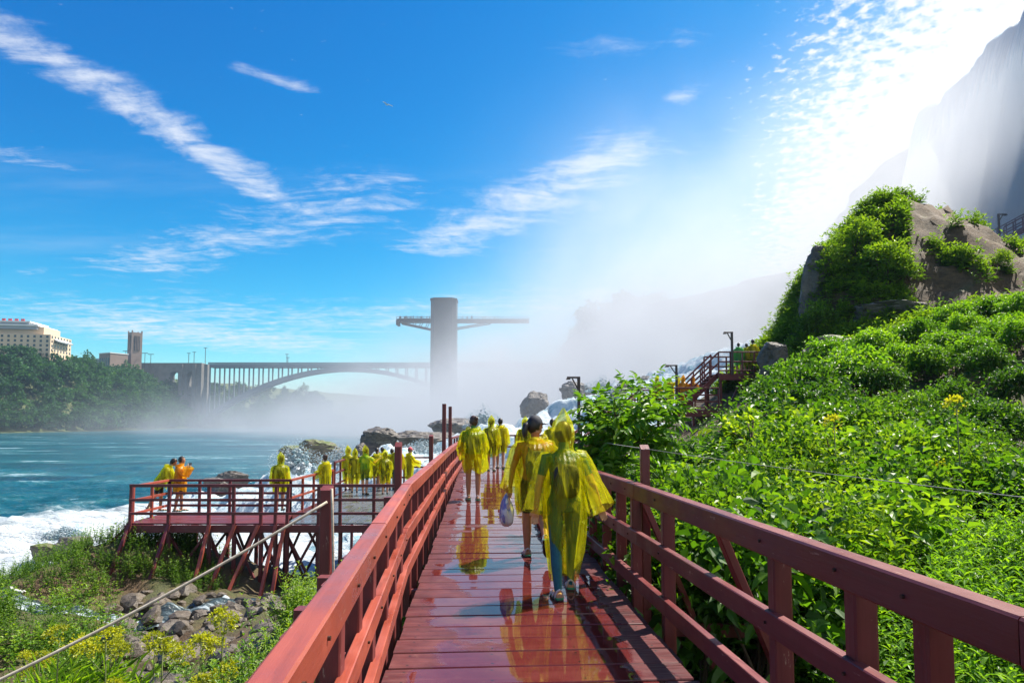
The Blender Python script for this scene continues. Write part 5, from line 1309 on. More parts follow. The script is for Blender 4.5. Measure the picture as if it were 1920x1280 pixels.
M['hair_dk'] = simple('dark_brown_hair', (.018, .011, .008), .45, .4, 60)
M['hair_br'] = simple('brown_hair', (.055, .025, .014), .45, .4, 60)
M['black'] = simple('black_fabric', (.012, .012, .014), .7, .3, 40)
M['sole'] = simple('black_rubber_sole', (.012, .012, .013), .6, .2, 30)
M['solegreen'] = simple('green_midsole', (.02, .25, .12), .6, .2, 30)
M['strap'] = simple('white_grey_strap', (.55, .56, .60), .6, .3, 60)
M['navy'] = simple('navy_cap_fabric', (.012, .015, .028), .75, .2, 40)

def vec(*a): return np.array(a, float)
def rotx(v, a): c, s_ = math.cos(a), math.sin(a); return np.array([v[0], v[1]*c-v[2]*s_, v[1]*s_+v[2]*c])
def loft(b, C, A, B, n=14, X=None, Y=None):
    """closed loft of ellipses centred at C"""
    V = []
    for i, (c, a, bb) in enumerate(zip(C, A, B)):
        x = vec(1, 0, 0) if X is None else X; y = vec(0, 1, 0) if Y is None else Y
        V += [tuple(c + x*a*math.cos(2*math.pi*k/n) + y*bb*math.sin(2*math.pi*k/n)) for k in range(n)]
    m_ = len(C)
    F = [(i*n+k, i*n+(k+1) % n, (i+1)*n+(k+1) % n, (i+1)*n+k) for i in range(m_-1) for k in range(n)] + [tuple(range(n-1, -1, -1)), tuple((m_-1)*n+k for k in range(n))]
    b.add(V, F)
def ball(b, c, r, sub=2):
    V, F = ico(sub); b.add(V*np.asarray(r)+np.asarray(c), [tuple(f) for f in F])
PEOPLE = []
def person(px_=None, py_=None, z=0.0, loc=None, H_=1.70, face=0.0, label='', legs=((.25, .1), (-.25, .15)), arms=((-.18, -.1, -1), (.0, .3, -1), (.18, -.1, -1), (.0, .3, -1)), lean=0.0, head_turn=0.0, head_nod=0.0,
           pon='pon_y', hem=.52, hood=True, hood_pt=.05, top=(.2, .2, .2), bottom=(.05, .05, .06), longp=False, skin='skin', hair='hair_dk', hairstyle='short', cap=None, pack=False, detail=0, sway=(0, 0), girth=1.0, group=None, sandals=True, hands=True, flare=1.0, hike=0.0):
    """face: heading, 0 looks away from the camera (+Y), positive turns left"""
    if loc is None:
        d = P(px_, py_, 10)-Vector((0, 0, EYE)); t_ = (z-EYE)/d.z; loc = Vector((0, 0, EYE))+d*t_; loc.z = z
    s_ = H_/1.72
    J = {}
    hipz = .93
    feet = []
    for k, (a, kb) in enumerate(legs):
        sg = -1 if k == 0 else 1
        hip = vec(sg*.09, 0, hipz); kn = hip+.44*vec(sg*.02, math.sin(a), -math.cos(a)); a2 = a-kb
        an = kn+.42*vec(-sg*.012, math.sin(a2), -math.cos(a2))
        fa = a2*.8 if kb > .5 else 0.0     # lifted foot points with the shin
        fd = vec(sg*.12, math.cos(fa), math.sin(fa))
        dn = vec(0, math.sin(fa), -math.cos(fa))
        feet.append((hip, kn, an, fd, dn))
    low = min(f[2][2] for f in feet) - .075
    off = vec(0, 0, -low)
    feet = [(h_+off, k_+off, a_+off, fd, dn) for h_, k_, a_, fd, dn in feet]
    pel = vec(0, 0, hipz+.02)+off
    def up_(v): return pel + rotx(v-vec(0, 0, hipz+.02), -lean)      # torso leans about the pelvis
    b = MB(); segs = []
    ts = [(.84, .14, .105), (.95, .172, .125), (1.08, .145, .108), (1.22, .160, .118), (1.34, .178, .115), (1.415, .14, .088), (1.47, .062, .062)]
    tx_ = vec(1, 0, 0); ty_ = rotx(vec(0, 1, 0), -lean)
    loft(b, [up_(vec(0, .0, q_)) for q_, _, _ in ts], [a*girth for _, a, _ in ts], [c*girth for _, _, c in ts], 18, tx_, ty_)
    segs.append((up_(vec(0, 0, .98)), up_(vec(0, 0, 1.42)), .15, 1)); segs.append((up_(vec(0, 0, .84)), up_(vec(0, 0, .95)), .15, 2))
    nk0, nk1 = up_(vec(0, -.01, 1.43)), up_(vec(0, .02, 1.56)); b.tube([nk0, nk1], [.056, .052], 10); segs.append((nk0+(nk1-nk0)*.35, nk1, .055, 0))
    hc = up_(vec(0, .035, 1.625)); ct, st_ = math.cos(head_turn), math.sin(head_turn)
    def hd(v): 
        v = rotx(np.asarray(v, float), -lean*.5-head_nod); return hc + vec(v[0]*ct-v[1]*st_, v[0]*st_+v[1]*ct, v[2])
    V, F = ico(3); b.add([hd(q_) for q_ in V*vec(.073, .092, .108)+vec(0, 0, .008)], [tuple(f) for f in F])
    for c, r in (((0, .045, -.055), (.05, .05, .055)), ((0, .098, -.015), (.012, .02, .024)), ((.074, -.005, -.01), (.012, .02, .03)), ((-.074, -.005, -.01), (.012, .02, .03)), ((0, .078, .03), (.045, .016, .012)), ((0, .085, -.065), (.024, .012, .008))):
        V, F = ico(2); b.add([hd(q_) for q_ in V*vec(*r)+vec(*c)], [tuple(f) for f in F])
    segs.append((hd((0, 0, -.05)), hd((0, 0, .05)), .09, 0))
    for hip, kn, an, fd, dn in feet:
        m1, m2 = hip+(kn-hip)*.45, kn+(an-kn)*.35
        b.tube([hip+vec(0, 0, .05), hip, m1, kn, m2, an], [.07, .095*girth, .078, .057, .057, .037], 12)
        heel = an-fd*.055+dn*.045; toe = an+fd*.165+dn*.05
        b.tube([heel, an+dn*.035, an+fd*.09+dn*.045, toe, toe+fd*.03], [.032, .04, .04, .028, .012], 10)
        segs += [(hip, hip+(kn-hip)*(.72 if not longp else 1), .085, 2), (hip+(kn-hip)*(.72 if not longp else 1), kn, .06, 0 if not longp else 2), (kn, an-(an-kn)*.08, .055, 0 if not longp else 2), (an, toe, .04, 3 if not sandals else 0)]
    hnd = []
    for k in (0, 1):
        sg = -1 if k == 0 else 1
        sh = up_(vec(sg*.178, 0, 1.385)); d1 = unit(np.asarray(arms[2*k], float)); d2 = unit(np.asarray(arms[2*k+1], float))
        d1, d2 = rotx(d1, -lean*.7), rotx(d2, -lean*.7)
        el = sh+d1*.285; wr = el+d2*.245
        b.tube([sh-vec(sg*.05, 0, 0), sh, sh+d1*.12, el, el+d2*.09, wr], [.05, .056, .048, .038, .037, .027], 10)
        segs += [(sh, sh+d1*.17, .05, 1), (sh+d1*.17, el, .045, 0), (el, wr+d2*.12, .035, 0)]
        if hands:
            sd_ = unit(np.cross(d2, vec(0, 0, 1) if abs(d2[2]) < .9 else vec(0, 1, 0))); nn = np.cross(sd_, d2)
            pc = wr+d2*.045; V, F = ico(2); b.add([pc+d2*q_[0]+sd_*q_[1]+nn*q_[2] for q_ in V*vec(.052, .040, .017)], [tuple(f) for f in F])
            for j, (oo, ln) in enumerate(((-.030, .062), (-.010, .076), (.011, .070), (.030, .056))):
                a0 = pc+d2*.040+sd_*oo; a1 = a0+d2*ln*.5+nn*-.008; a2 = a1+d2*ln*.32-nn*.022; a3 = a2+d2*ln*.1-nn*.02
                b.tube([a0-d2*.02, a0, a1, a2, a3], [.010, .0095, .009, .008, .006], 7)
            a0 = pc-d2*.02-sd_*.034; b.tube([a0, a0-sd_*.018+d2*.028, a0-sd_*.020+d2*.055-nn*.012], [.011, .010, .007], 7)
        hnd.append((sh, el, wr, d1, d2))
    # body mesh waits for one shared evaluation (voxel skin), then gets its materials
    me = b.mesh('body_raw', M['skin'])
    tmp = bpy.data.objects.new('tmp_body', me); col.objects.link(tmp)
    rm = tmp.modifiers.new('r', 'REMESH'); rm.mode = 'VOXEL'; rm.voxel_size = (.0065, .0095, .016)[2-detail] if detail else .018; rm.use_smooth_shade = True
    sm_ = tmp.modifiers.new('s', 'SMOOTH'); sm_.factor = .5; sm_.iterations = 3 if detail else 2
    root = empty('person', loc, face, label=label, cat='person', group=group); root.scale = (s_, s_, s_)
    PEOPLE.append((tmp, root, segs, [M[skin], cloth(top), cloth(bottom), cloth((.02, .02, .025))]))
    # hair
    def shell(r, cut, nm, mm_, grow=1.0, extra=None):
        V, F = ico(3 if detail else 2); V = V.copy(); keep = []
        for f in F:
            c = V[f].mean(0)
            if cut(c): keep.append(tuple(f))
        bb = MB(); bb.add(*compact([hd(q_) for q_ in V*vec(*r)+vec(0, -.006, .012)], keep))
        if extra: extra(bb)
        o_ = link(nm, bb.mesh(nm, mm_, smooth=True), root)
        if detail: 
            so = o_.modifiers.new('t', 'SOLIDIFY'); so.thickness = -.006
        return o_
    if hairstyle != 'none':
        def tail(bb):
            if hairstyle == 'pony': bb.tube([hd((0, -.09, .03)), hd((0, -.14, .0)), hd((0, -.15, -.09)), hd((0, -.13, -.2))], [.025, .034, .03, .008], 10)
            if hairstyle == 'bun': V2, F2 = ico(2); bb.add([hd(q_*vec(.045, .045, .045)+vec(0, -.09, .07)) for q_ in V2], [tuple(f) for f in F2])
            if hairstyle == 'long': bb.tube([hd((0, -.05, .02)), hd((0, -.085, -.09)), hd((0, -.09, -.22))], [.07, .075, .045], 12)
        shell((.083, .101, .117), lambda c: c[1] < .30 and (c[2] > -.52 or c[1] < -.3) or c[2] > .62, 'hair', M[hair], extra=tail)
    if cap:
        bb = MB(); V, F = ico(3); keep = [tuple(f) for f in F if V[f].mean(0)[2] > .12]
        bb.add(*compact([hd(q_*vec(.090, .108, .128)+vec(0, -.002, .012)) for q_ in V], keep))
        n = 14; VV = []
        for i in range(n+1):
            a = math.pi*(.18+.64*i/n); VV += [hd((.088*math.cos(a), .100*math.sin(a), .036)), hd((.088*math.cos(a)*.95, .100+.075*math.sin(a)**.7, .022)), hd((.088*math.cos(a)*.95, .100+.075*math.sin(a)**.7, .016)), hd((.088*math.cos(a), .100*math.sin(a), .028))]
        bb.add(VV, [(i*4+k, i*4+(k+1) % 4, i*4+4+(k+1) % 4, i*4+4+k) for i in range(n) for k in range(4)])
        V2, F2 = ico(1); bb.add([hd(q_*.012+vec(0, 0, .142)) for q_ in V2], [tuple(f) for f in F2])
        link('cap', bb.mesh('cap', M[cap], smooth=True), root)
    if detail and head_turn:
        for sg in (-1, 1):
            bb = MB(); ball(bb, hd((sg*.031, .083, .012)), .0115, 2); link('eye', bb.mesh('eye', M['hair_dk'], smooth=True), root)
        bb = MB(); V2, F2 = ico(2); bb.add([hd(q_*vec(.022, .008, .006)+vec(0, .092, -.062)) for q_ in V2], [tuple(f) for f in F2]); link('mouth', bb.mesh('mouth', cloth((.35, .10, .09)), smooth=True), root)
    # sandals
    if sandals and detail:
        for hip, kn, an, fd, dn in feet:
            fdn = unit(fd); sd_ = unit(np.cross(fdn, -dn)); pr = [(-.085, .032), (-.06, .040), (0, .038), (.08, .046), (.15, .046), (.20, .030), (.215, .012)]
            def outl(dz): return [an+fdn*x+sd_*w_+dn*(.078+dz) for x, w_ in pr]+[an+fdn*x-sd_*w_+dn*(.078+dz) for x, w_ in pr[::-1]]
            so = None
            for nm, z0, z1, mm_ in (('sole', 0.0, -.014, 'sole'), ('midsole', -.014, -.026, 'solegreen')):
                bb = MB(); o1 = outl(z0); o2 = outl(z1); n = len(o1)
                bb.add(o1+o2, [tuple(range(n)), tuple(range(2*n-1, n-1, -1))]+[(i, n+i, n+(i+1) % n, (i+1) % n) for i in range(n)])
                link(nm, bb.mesh(nm, M[mm_]), root)
            for x0, h0, rr in ((.12, .03, .05), (.045, .055, .046), (-.03, .09, .042)):
                pts = []
                for i in range(9):
                    a = math.pi*i/8; pts.append(an+fdn*(x0-(.03 if x0 < 0 else .0)*math.sin(a))+sd_*rr*math.cos(a)+dn*(.062-(h0-.0)*math.sin(a)))
                bb = MB(); bb.tube(pts, .009, 6); link('strap', bb.mesh('strap', M['strap'], smooth=True), root)
    # ---------------- poncho: body sheet, sleeves, hood
    nt_, nz_n = (120, 80) if detail == 2 else ((64, 44) if detail == 1 else (34, 22))
    th = np.linspace(0, 2*np.pi, nt_, endpoint=False); tz_ = np.linspace(0, 1, nz_n)
    zs = 1.475-(1.475-hem)*tz_**.92
    seed = len(PEOPLE)*7
    A = np.interp(-zs, [-1.475, -1.43, -1.38, -1.2, -1.0, -.8, -.5, -.2], [.075, .165, .222, .228, .228, .222, .195, .145])*girth
    Bk = np.interp(-zs, [-1.475, -1.43, -1.36, -1.2, -1.0, -.8, -.5, -.2], [.075, .115, .15, .17, .18, .185, .175, .15])*girth
    A = A*(1+(flare-1)*sstep(1.3-zs, 0, .7)); Bk = Bk*(1+(flare-1)*sstep(1.3-zs, 0, .7))
    TH, ZZ = np.meshgrid(th, zs, indexing='ij'); AA = np.broadcast_to(A, TH.shape); BB = np.broadcast_to(Bk, TH.shape).copy()
    back = np.clip(-np.sin(TH), 0, 1)**1.5
    if pack: BB = BB + .13*back*np.exp(-((ZZ-1.16)/.25)**4)
    fold = sstep(1.42-ZZ, 0, .35)
    rad = 1 + fold*(.06*np.sin(6*TH+seed+1.5*np.sin(ZZ*3+seed)) + .045*np.sin(11*TH-seed*2+ZZ*2.5) + .035*np.sin(17*TH+seed*3+ZZ*2)) + .10*fbm(TH*2.2+seed, ZZ*2.3, oct=4, seed=seed)*fold
    rad = rad + .035*sstep(1.47-ZZ, 0, .04)*(1-fold)*np.sin(22*TH+2*np.sin(3*TH))
    leg = sstep(.95-ZZ, 0, .4)
    lx = (feet[0][1][1]+feet[1][1][1])*.5
    sy = leg*(lx*.6) + sway[1]*sstep(1.2-ZZ, 0, .9); sx2 = sway[0]*sstep(1.2-ZZ, 0, .9)
    X_ = np.cos(TH)*AA*rad + sx2; Y_ = np.sin(TH)*BB*rad + sy
    Zh = ZZ + off[2] + (tz_**3)[None, :]*.05*np.sin(3*TH+seed) + hike*np.clip(np.cos(TH-.6), 0, 1)*(tz_**3)[None, :]
    # lean the upper part with the torso
    Q = np.stack([X_, Y_, Zh], -1); rel = Q-pel; lw_ = sstep(Zh-pel[2], -.25, .1)*lean
    c_, s2 = np.cos(-lw_), np.sin(-lw_)
    Q = np.stack([rel[..., 0], rel[..., 1]*c_-rel[..., 2]*s2, rel[..., 1]*s2+rel[..., 2]*c_], -1)+pel
    bb = MB(); Fq = grid_faces(nz_n, nt_, True); bb.add(Q.transpose(1, 0, 2).reshape(-1, 3), [tuple(f) for f in Fq])
    for k, (sh, el, wr, d1, d2) in enumerate(hnd):
        sg = -1 if k == 0 else 1
        n1 = 40 if detail == 2 else (22 if detail else 12); n2 = 48 if detail == 2 else (28 if detail else 14)
        t_ = np.linspace(0, 1, n1); pts = np.where((t_ < .5)[:, None], sh+(el-sh)*np.minimum(t_*2, 1)[:, None], el+(wr+d2*.03-el)*np.maximum(t_*2-1, 0)[:, None])
        pts[:3] = pts[:3] - vec(sg*.05, 0, .02)*np.linspace(1, 0, 3)[:, None]
        tang = unit(np.gradient(pts, axis=0)); ax_ = unit(np.cross(tang, vec(0, 0, 1)+.3*vec(0, 1, 0))); ay_ = np.cross(ax_, tang)
        rr = np.interp(t_, [0, .12, .5, 1], [.085, .098, .098, .118*flare])
        ph = np.linspace(0, 2*np.pi, n2, endpoint=False); PH, TT = np.meshgrid(ph, t_, indexing='ij')
        wob_ = 1+.08*np.sin(5*PH+seed+TT*4)+.06*np.sin(9*PH-TT*6+k)+.08*fbm(PH*1.5+k*9, TT*5, oct=3, seed=seed+3)
        R1 = rr[None, :]*wob_
        S_ = pts[None]+ax_[None]*(np.cos(PH)*R1)[..., None]+ay_[None]*(np.sin(PH)*R1)[..., None]
        drop = np.clip(-np.einsum('ijk,k->ij', S_-pts[None], vec(0, 0, 1)), 0, 1)
        S_[..., 2] -= drop*.55*np.clip(TT, 0, 1)                      # hanging underside
        bb.add(S_.transpose(1, 0, 2).reshape(-1, 3), [tuple(f) for f in grid_faces(n1, n2, True)])
    po = link('poncho', bb.mesh('poncho', M[pon], smooth=True), root)
    bb = MB()
    nh, nr = (36, 40) if detail else (16, 16)
    if hood:
        ph = np.linspace(-R(146), R(146), nh); zz2 = np.linspace(-.20, .20+hood_pt, nr)
        rr = np.interp(zz2, [-.20, -.13, -.05, .05, .12, .17, .20+hood_pt], [.115, .10, .114, .114, .098, .066, .008]); ctr = np.interp(zz2, [-.2, .05, .2+hood_pt], [-.01, 0, -.045])
        PH, Z2 = np.meshgrid(ph, zz2, indexing='ij'); wb = 1+.04*np.sin(7*PH+Z2*12)+.07*fbm(PH*2, Z2*9, oct=3, seed=seed+5)
        rr2 = rr[None]*wb
        VV = np.stack([np.sin(PH)*rr2, -np.cos(PH)*rr2*1.12+ctr[None], Z2], -1).reshape(-1, 3)
        bb.add([hd(q_) for q_ in VV], [tuple(f) for f in grid_faces(nh, nr)])
    else:
        n = 24; VV = []                                               # hood lying on the back
        for i in range(n+1):
            a = -R(125)+R(250)*i/n
            for j in range(10):
                b2 = 2*math.pi*j/10; r0 = .118+.042*math.cos(b2)*(1+.15*math.sin(i*1.7)); VV.append(up_(vec(math.sin(a)*r0, -math.cos(a)*r0*1.0-.005, 1.475+.040*math.sin(b2)-.05*math.cos(a)*(.6+.4*math.cos(b2)))))
        bb.add(VV, [(i*10+k, i*10+(k+1) % 10, (i+1)*10+(k+1) % 10, (i+1)*10+k) for i in range(n) for k in range(10)])
    link('hood', bb.mesh('hood', M[pon], smooth=True), root)
    if pack:
        bk = MB(); V, F = ico(3); V = np.sign(V)*np.abs(V)**.55
        bk.add([up_(q_*vec(.13, .058, .17)+vec(0, -.175, 1.16)) for q_ in V], [tuple(f) for f in F])
        pk = link('backpack', bk.mesh('backpack', M['black'], smooth=True), None, loc, (0, 0, face), label='black backpack under the poncho of the ' + pack, cat='backpack'); pk.scale = (s_, s_, s_)
        for sg in (-1, 1):
            st2 = MB(); st2.tube([up_(vec(sg*.08, -.13, 1.30)), up_(vec(sg*.09, -.02, 1.425)), up_(vec(sg*.11, .12, 1.34)), up_(vec(sg*.12, .10, 1.1))], .016, 6); link('shoulder_strap', st2.mesh('shoulder_strap', M['black'], smooth=True), pk)
    root['_hands'] = [float(x) for x in np.concatenate([hnd[0][2]+hnd[0][4]*.1, hnd[1][2]+hnd[1][4]*.1])]
    return root
WALKING = 'visitors walking on the boardwalk'; PLAT = 'visitors on the left viewing platform'; LAND = 'visitors on the landings below the hill'
# on the boardwalk
DOWN = ((-.16, .02, -1), (-.05, .22, -1), (.16, .02, -1), (.05, .22, -1))
hooded = person(1058, 1112, 0, H_=1.64, face=R(4), label='walker in a long yellow hooded poncho, nearest on the boardwalk', legs=((-.20, .12), (.30, .16)),
    arms=((-.30, -.16, -1), (-.12, .02, -1), (.42, -.05, -1), (.36, .1, -1)), hem=.20, hood=True, hood_pt=.065, pon='pon_n', top=(.01, .10, .12), bottom=(.01, .10, .14), longp=True, hairstyle='short', hair='hair_br', pack='nearest walker', detail=2, flare=1.1, girth=.9, group=WALKING)
capw = person(1004, 1046, 0, H_=1.70, face=R(2), label='walker in black cap with yellow hood down and dark shorts, carrying a plastic bag', legs=((.22, .1), (-.05, 1.05)),
    arms=((-.36, .02, -1), (-.14, .22, -1), (.18, .02, -1), (.05, .4, -1)), hem=.58, hood=False, pon='pon_n', top=(.42, .13, .03), bottom=(.018, .018, .02), hairstyle='pony', hair='hair_dk', cap='navy', pack='walker in the black cap', detail=2, head_turn=R(-62), skin='skin_tan', group=WALKING)
person(887, 937, 0, H_=1.74, face=R(6), label='bare-legged walker in a short billowing yellow poncho, hair in a bun', legs=((.08, .05), (-.06, .06)),
    arms=((-.22, .12, -1), (.10, .8, -.3), (.22, .1, -1), (-.1, .8, -.3)), hem=.60, hood=False, pon='pon_g', top=(.05, .16, .03), bottom=(.40, .26, .05), hairstyle='bun', hair='hair_br', pack='bare-legged walker', detail=2, head_turn=R(35), skin='skin_tan', sway=(.10, 0), flare=1.15, group=WALKING)
person(921, 882, 0, H_=1.72, label='hooded yellow walker far ahead with dark bag on the back', legs=((.1, .05), (-.15, .1)), pack='hooded walker far ahead', hem=.5, detail=1, top=(.06, .06, .05), pon='pon_g', group=WALKING)
person(938, 877, 0, H_=1.74, label='yellow walker with bare dark head, beside the hooded one far ahead', legs=((.1, .05), (-.15, .1)), hood=False, hem=.55, detail=1, top=(.3, .25, .1), group=WALKING)
person(1037, 893, 0, H_=1.72, label='dark-haired visitor glimpsed between the cap and the tall hood', hood=False, detail=1, head_turn=R(-40), skin='skin_tan', group=WALKING)
person(985, 886, 0, H_=1.70, label='hooded visitor glimpsed left of the black cap', detail=1, pon='pon_g', group=WALKING)
# bag carried by the walker in the cap
hw = np.array(capw['_hands'][:3]); hp_ = capw.matrix_basis @ Vector(hw)
bg_ = MB(); nr_, nt2 = 22, 28; VV = []
for i in range(nr_):
    u = i/(nr_-1); z_ = .02-.40*u; a = .012+.125*math.sin(min(u*1.15, 1)*math.pi*.62)**.8*(1 if u < .82 else math.sqrt(max(0, 1-((u-.82)/.19)**2)))
    for j in range(nt2):
        t_ = 2*math.pi*j/nt2; w_ = 1+.12*math.sin(4*t_+u*5)+.08*math.sin(9*t_-u*7); VV.append((a*.62*w_*math.cos(t_), a*1.0*w_*math.sin(t_), z_))
bg_.add(VV, [(i*nt2+k, i*nt2+(k+1) % nt2, (i+1)*nt2+(k+1) % nt2, (i+1)*nt2+k) for i in range(nr_-1) for k in range(nt2)])
def bag_mat():
    m_, nt, bs = mat('blue_white_plastic_bag'); p_ = nt.new('ShaderNodeTexCoord').outputs['Object']
    n = nt.noise(nt.mapping(p_, scale=(7, 7, 3)), 1.0, 3, .5, .8)
    nt.l.new(nt.ramp(n, [(.38, (.62, .62, .66)), (.47, (.60, .60, .66)), (.53, (.10, .16, .45)), (.62, (.40, .25, .45))]), bs.inputs['Base Color'])
    bs.inputs['Roughness'].default_value = .25; bump(nt, bs, nt.noise(p_, 30, 4, .6), .5, .02)
    return m_
link('plastic_bag', bg_.mesh('plastic_bag', bag_mat(), smooth=True), None, hp_ - Vector((.03, 0, .01)), label='blue and white plastic bag hanging from the capped walker\'s left hand', cat='bag')
# left platform
zf = FZ_
person(300, 958, zf, H_=1.74, face=R(-70), label='man in yellow poncho bending over the platform railing at its left end', lean=.48, legs=((.0, .02), (-.3, .2)), arms=((-.1, .7, -.9), (0, .6, -.8), (.1, .7, -.9), (0, .6, -.8)), hood=False, hem=.72, bottom=(.02, .02, .022), detail=1, skin='skin_tan', head_nod=.3, group=PLAT)
person(336, 958, zf, H_=1.72, face=R(-75), label='person in orange poncho raising a phone at the left end of the platform', legs=((.06, .02), (-.1, .05)), arms=((-.1, .45, -.75), (.1, .35, .9), (.1, .45, -.75), (-.1, .35, .9)), hood=False, hem=.62, pon='pon_o', top=(.5, .2, .03), detail=1, skin='skin_tan', group=PLAT)
person(524, 957, zf, H_=1.74, face=R(0), label='hooded visitor with pack under poncho, alone in the middle of the platform', legs=((.02, .0), (-.02, .0)), hem=.58, pon='pon_g', pack='lone visitor on the platform', top=(.03, .05, .02), detail=1, sandals=False, group=PLAT)
person(609, 942, zf, H_=1.66, face=R(60), label='woman in yellow poncho turned left, right of the lone hooded visitor', legs=((.05, .0), (-.05, .0)), arms=((-.1, .3, -1), (.2, .8, -.3), (.1, .3, -1), (-.2, .8, -.3)), hood=False, hem=.42, hairstyle='bun', hair='hair_br', detail=1, group=PLAT)
for (x_, D, hh, kw) in ((652, 27.2, 1.72, dict(label='leftmost of the yellow group at the platform rail', pon='pon_y', hem=.3)), (665, 26.2, 1.66, dict(label='yellow hooded visitor with dark top just left of the teal shirt', pon='pon_g', top=(.05, .03, .02), hem=.35)),
      (684, 25.4, 1.80, dict(label='broad visitor with teal shirt showing through the poncho', pon='pon_g', top=(.01, .22, .24), bottom=(.01, .06, .08), girth=1.18, hem=.6)), (706, 27.6, 1.72, dict(label='bare-headed dark-haired visitor between the teal shirt and front hood', hood=False, top=(.02, .02, .02))),
      (722, 25.6, 1.64, dict(label='hooded visitor with black pack at the front of the yellow group', pon='pon_g', top=(.03, .03, .02), bottom=(.02, .02, .02), girth=1.1, hem=.45, pack='front member of the group')), (716, 28.0, 1.74, dict(label='dark-haired visitor behind the front hooded one', hood=False)),
      (734, 27.4, 1.7, dict(label='dark-haired visitor at the right of the front hooded one', hood=False, pon='pon_y')), (744, 27.2, 1.86, dict(label='tallest of the yellow group, hood up, beside the slanted red post', pon='pon_y', bottom=(.03, .06, .1), longp=True, hem=.75)),
      (767, 27.6, 1.74, dict(label='visitor with pink cap right of the slanted red post', hood=False, cap='signred', face=R(-60), hem=.45, arms=((-.2, .5, -.8), (0, .9, -.3), (.2, .5, -.8), (0, .9, -.3))))):
    q_ = P(x_, 900, D); kw = dict(face=R(random.uniform(-20, 20))) | kw
    kw.setdefault('arms', random.choice((((-.2, .1, -1), (.1, .7, -.4), (.2, .1, -1), (-.1, .7, -.4)), ((-.25, .2, -1), (0, .9, .2), (.15, 0, -1), (0, .2, -1)), ((-.15, 0, -1), (0, .2, -1), (.5, .3, -.6), (.2, .6, .4)), DOWN)))
    kw.setdefault('head_turn', random.uniform(-.7, .7))
    person(loc=Vector((q_.x, D, zf)), H_=hh, legs=((.05, 0), (-.05, 0)), detail=0, group=PLAT, sandals=False, **kw)
# landings below the hill
for (x_, D, z_, kw) in ((1232, 33.6, zB, dict(label='yellow hooded visitor at the left of the middle landing', pon='pon_y', face=R(30))), (1256, 33.8, zB, dict(label='yellow visitor with raised hand beside the middle lamp', pon='pon_y', hood=False, face=R(-30), arms=((-.3, .3, -1), (0, .7, -.5), (.5, .5, .2), (.1, .3, 1)))),
      (1281, 33.5, zB, dict(label='broad visitor in orange poncho right of the middle lamp', pon='pon_o', girth=1.25, face=R(10))), (1299, 33.7, zB, dict(label='visitor in orange poncho at the foot of the steep stairs', pon='pon_o', face=R(-10))),
      (1386, 34.2, zC, dict(label='broad visitor in green poncho at the left of the upper landing', pon='pon_gr', girth=1.2, hood=False)), (1401, 34.4, zC, dict(label='dark-haired visitor next to the green poncho on the upper landing', hood=False, pon='pon_y')),
      (1413, 34.3, zC, dict(label='tallest visitor on the upper landing, bare dark head', hood=False, H_=1.9)), (1426, 34.4, zC, dict(label='smallest visitor at the right of the upper landing', H_=1.5, hood=False))):
    q_ = P(x_, 700, D); person(loc=Vector((q_.x, D, z_)), legs=((.05, 0), (-.05, 0)), detail=0, group=LAND, sandals=False, **kw)

# phone of the visitor in orange
ow = [o for o in col.objects if o.name.startswith('person') and 'orange poncho raising' in o['label']][0]
bpy.context.view_layer.update()
hm_ = (ow.matrix_world @ Vector(ow['_hands'][:3]) + ow.matrix_world @ Vector(ow['_hands'][3:]))/2
MB().box(hm_+Vector((0.02, 0, .04)), (.012, .15, .08)).build('phone', M['black'], label='black phone held up by the visitor in orange', cat='phone')

# evaluate all bodies at once, then keep only the finished surfaces
dg = bpy.context.evaluated_depsgraph_get()
for tmp, root, segs, mats_ in PEOPLE:
    ev = tmp.evaluated_get(dg); me = bpy.data.meshes.new_from_object(ev); me.name = 'body'
    me.materials.clear()
    for m_ in mats_: me.materials.append(m_)
    n = len(me.polygons); c = np.empty(n*3, np.float32); me.polygons.foreach_get('center', c); c = c.reshape(-1, 3)
    best = np.full(n, 1e9); mi = np.zeros(n, np.int32)
    for a, b_, r, k in segs:
        ab = b_-a; t_ = np.clip(((c-a)@ab)/max(ab@ab, 1e-9), 0, 1); d = np.linalg.norm(c-(a+t_[:, None]*ab), axis=1)-r
        w_ = d < best; best[w_] = d[w_]; mi[w_] = k
    me.polygons.foreach_set('material_index', mi); me.polygons.foreach_set('use_smooth', np.ones(n, bool)); me.update()
    link('body', me, root)
    raw = tmp.data; bpy.data.objects.remove(tmp); bpy.data.meshes.remove(raw)
    del root['_hands']
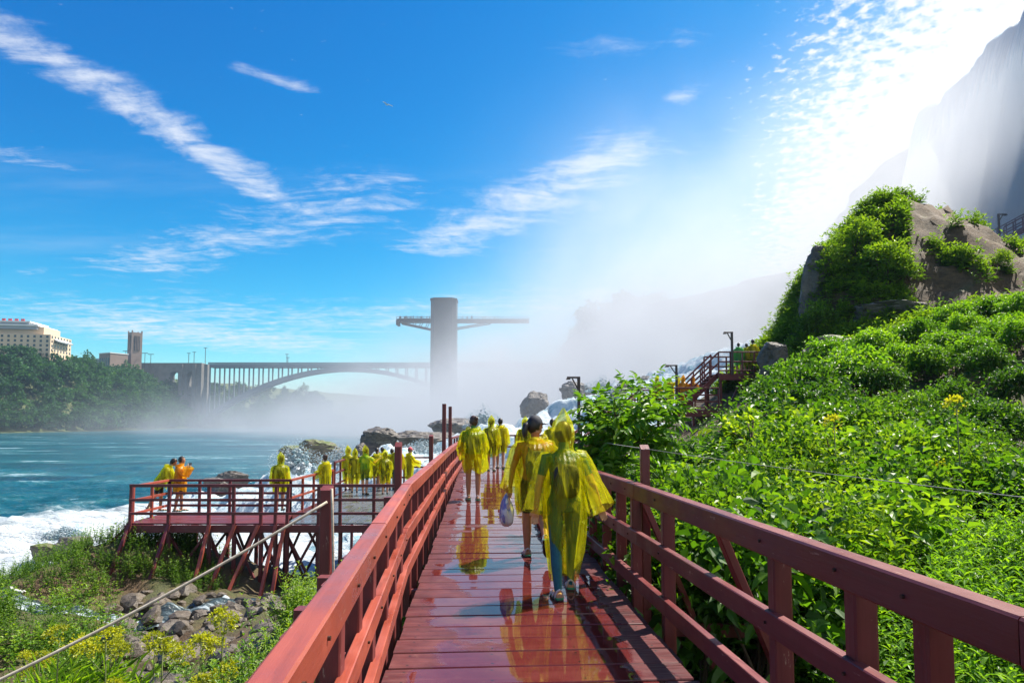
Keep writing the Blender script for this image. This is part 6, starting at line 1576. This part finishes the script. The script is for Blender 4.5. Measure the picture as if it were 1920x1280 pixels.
# ------------------------------------------------------------------ air: even haze and the drifting spray of the falls
def vol_box(name, lo, hi, m_):
    b = MB().box([(a+c)/2 for a, c in zip(lo, hi)], [c-a for a, c in zip(lo, hi)])
    return b.build(name, m_, kind='stuff')
hm = bpy.data.materials.new('haze_air'); hm.use_nodes = True; hn = NT(hm.node_tree); hn.n.clear()
pv = hn.new('ShaderNodeVolumePrincipled'); pv.inputs['Color'].default_value = (.36, .52, .70, 1); pv.inputs['Density'].default_value = .00020
pv.inputs['Anisotropy'].default_value = .15
ho = hn.new('ShaderNodeOutputMaterial'); hn.l.new(pv.outputs[0], ho.inputs['Volume'])
haze = vol_box('haze', (-3100, -900, -9.5), (1600, 3600, 96), hm); prop(haze, 'pale blue summer haze over the whole gorge')

mm = bpy.data.materials.new('waterfall_spray'); mm.use_nodes = True; mn = NT(mm.node_tree); mn.n.clear()
p = posn(mn)
def puff(c, r, a):
    d = mn.v('MULTIPLY', mn.v('SUBTRACT', p, c), tuple(1/k_ for k_ in r))
    d2 = mn.v('DOT_PRODUCT', d, d)
    return mn.m('MULTIPLY', mn.m('POWER', 2.718, mn.m('MULTIPLY', d2, -1.0)), a)
puffs = [puff((31, 47, 15), (7, 10, 12), .13),
         puff((30, 42, 18), (5.5, 4.5, 8), .15),           # foot of the near fall
         puff((33, 68, 11), (9, 16, 12), .05),
         puff((27, 96, 15), (17, 26, 17), .045),
         puff((31, 145, 16), (24, 42, 22), .034),
         puff((6, 150, 1), (26, 40, 9), .030),
         puff((40, 110, 36), (14, 34, 14), .003),
         puff((12, 230, 4), (42, 50, 26), .030),
         puff((-8, 350, 10), (50, 42, 26), .050),
         puff((-45, 290, -3), (52, 60, 18), .026),
         puff((-125, 380, -6), (85, 80, 16), .0105),
         puff((2, 84, -1), (26, 22, 7), .024)]
tot_ = puffs[0]
for k_ in puffs[1:]: tot_ = mn.m('ADD', tot_, k_)
nz_ = mn.noise(mn.mapping(p, rot=(0, R(25), R(20)), scale=(1, .7, 1)), .045, 4, .6, .3)
dens = mn.m('MULTIPLY', tot_, mn.maprange(nz_, .28, .70, .12, 1.7))
pv = mn.new('ShaderNodeVolumePrincipled'); pv.inputs['Color'].default_value = (.68, .71, .77, 1); mn.l.new(dens, pv.inputs['Density'])
pv.inputs['Anisotropy'].default_value = .32
mo = mn.new('ShaderNodeOutputMaterial'); mn.l.new(pv.outputs[0], mo.inputs['Volume'])
mist = vol_box('mist', (-300, 40, -8), (62, 560, 78), mm); prop(mist, 'white drifting spray rising from the waterfalls')
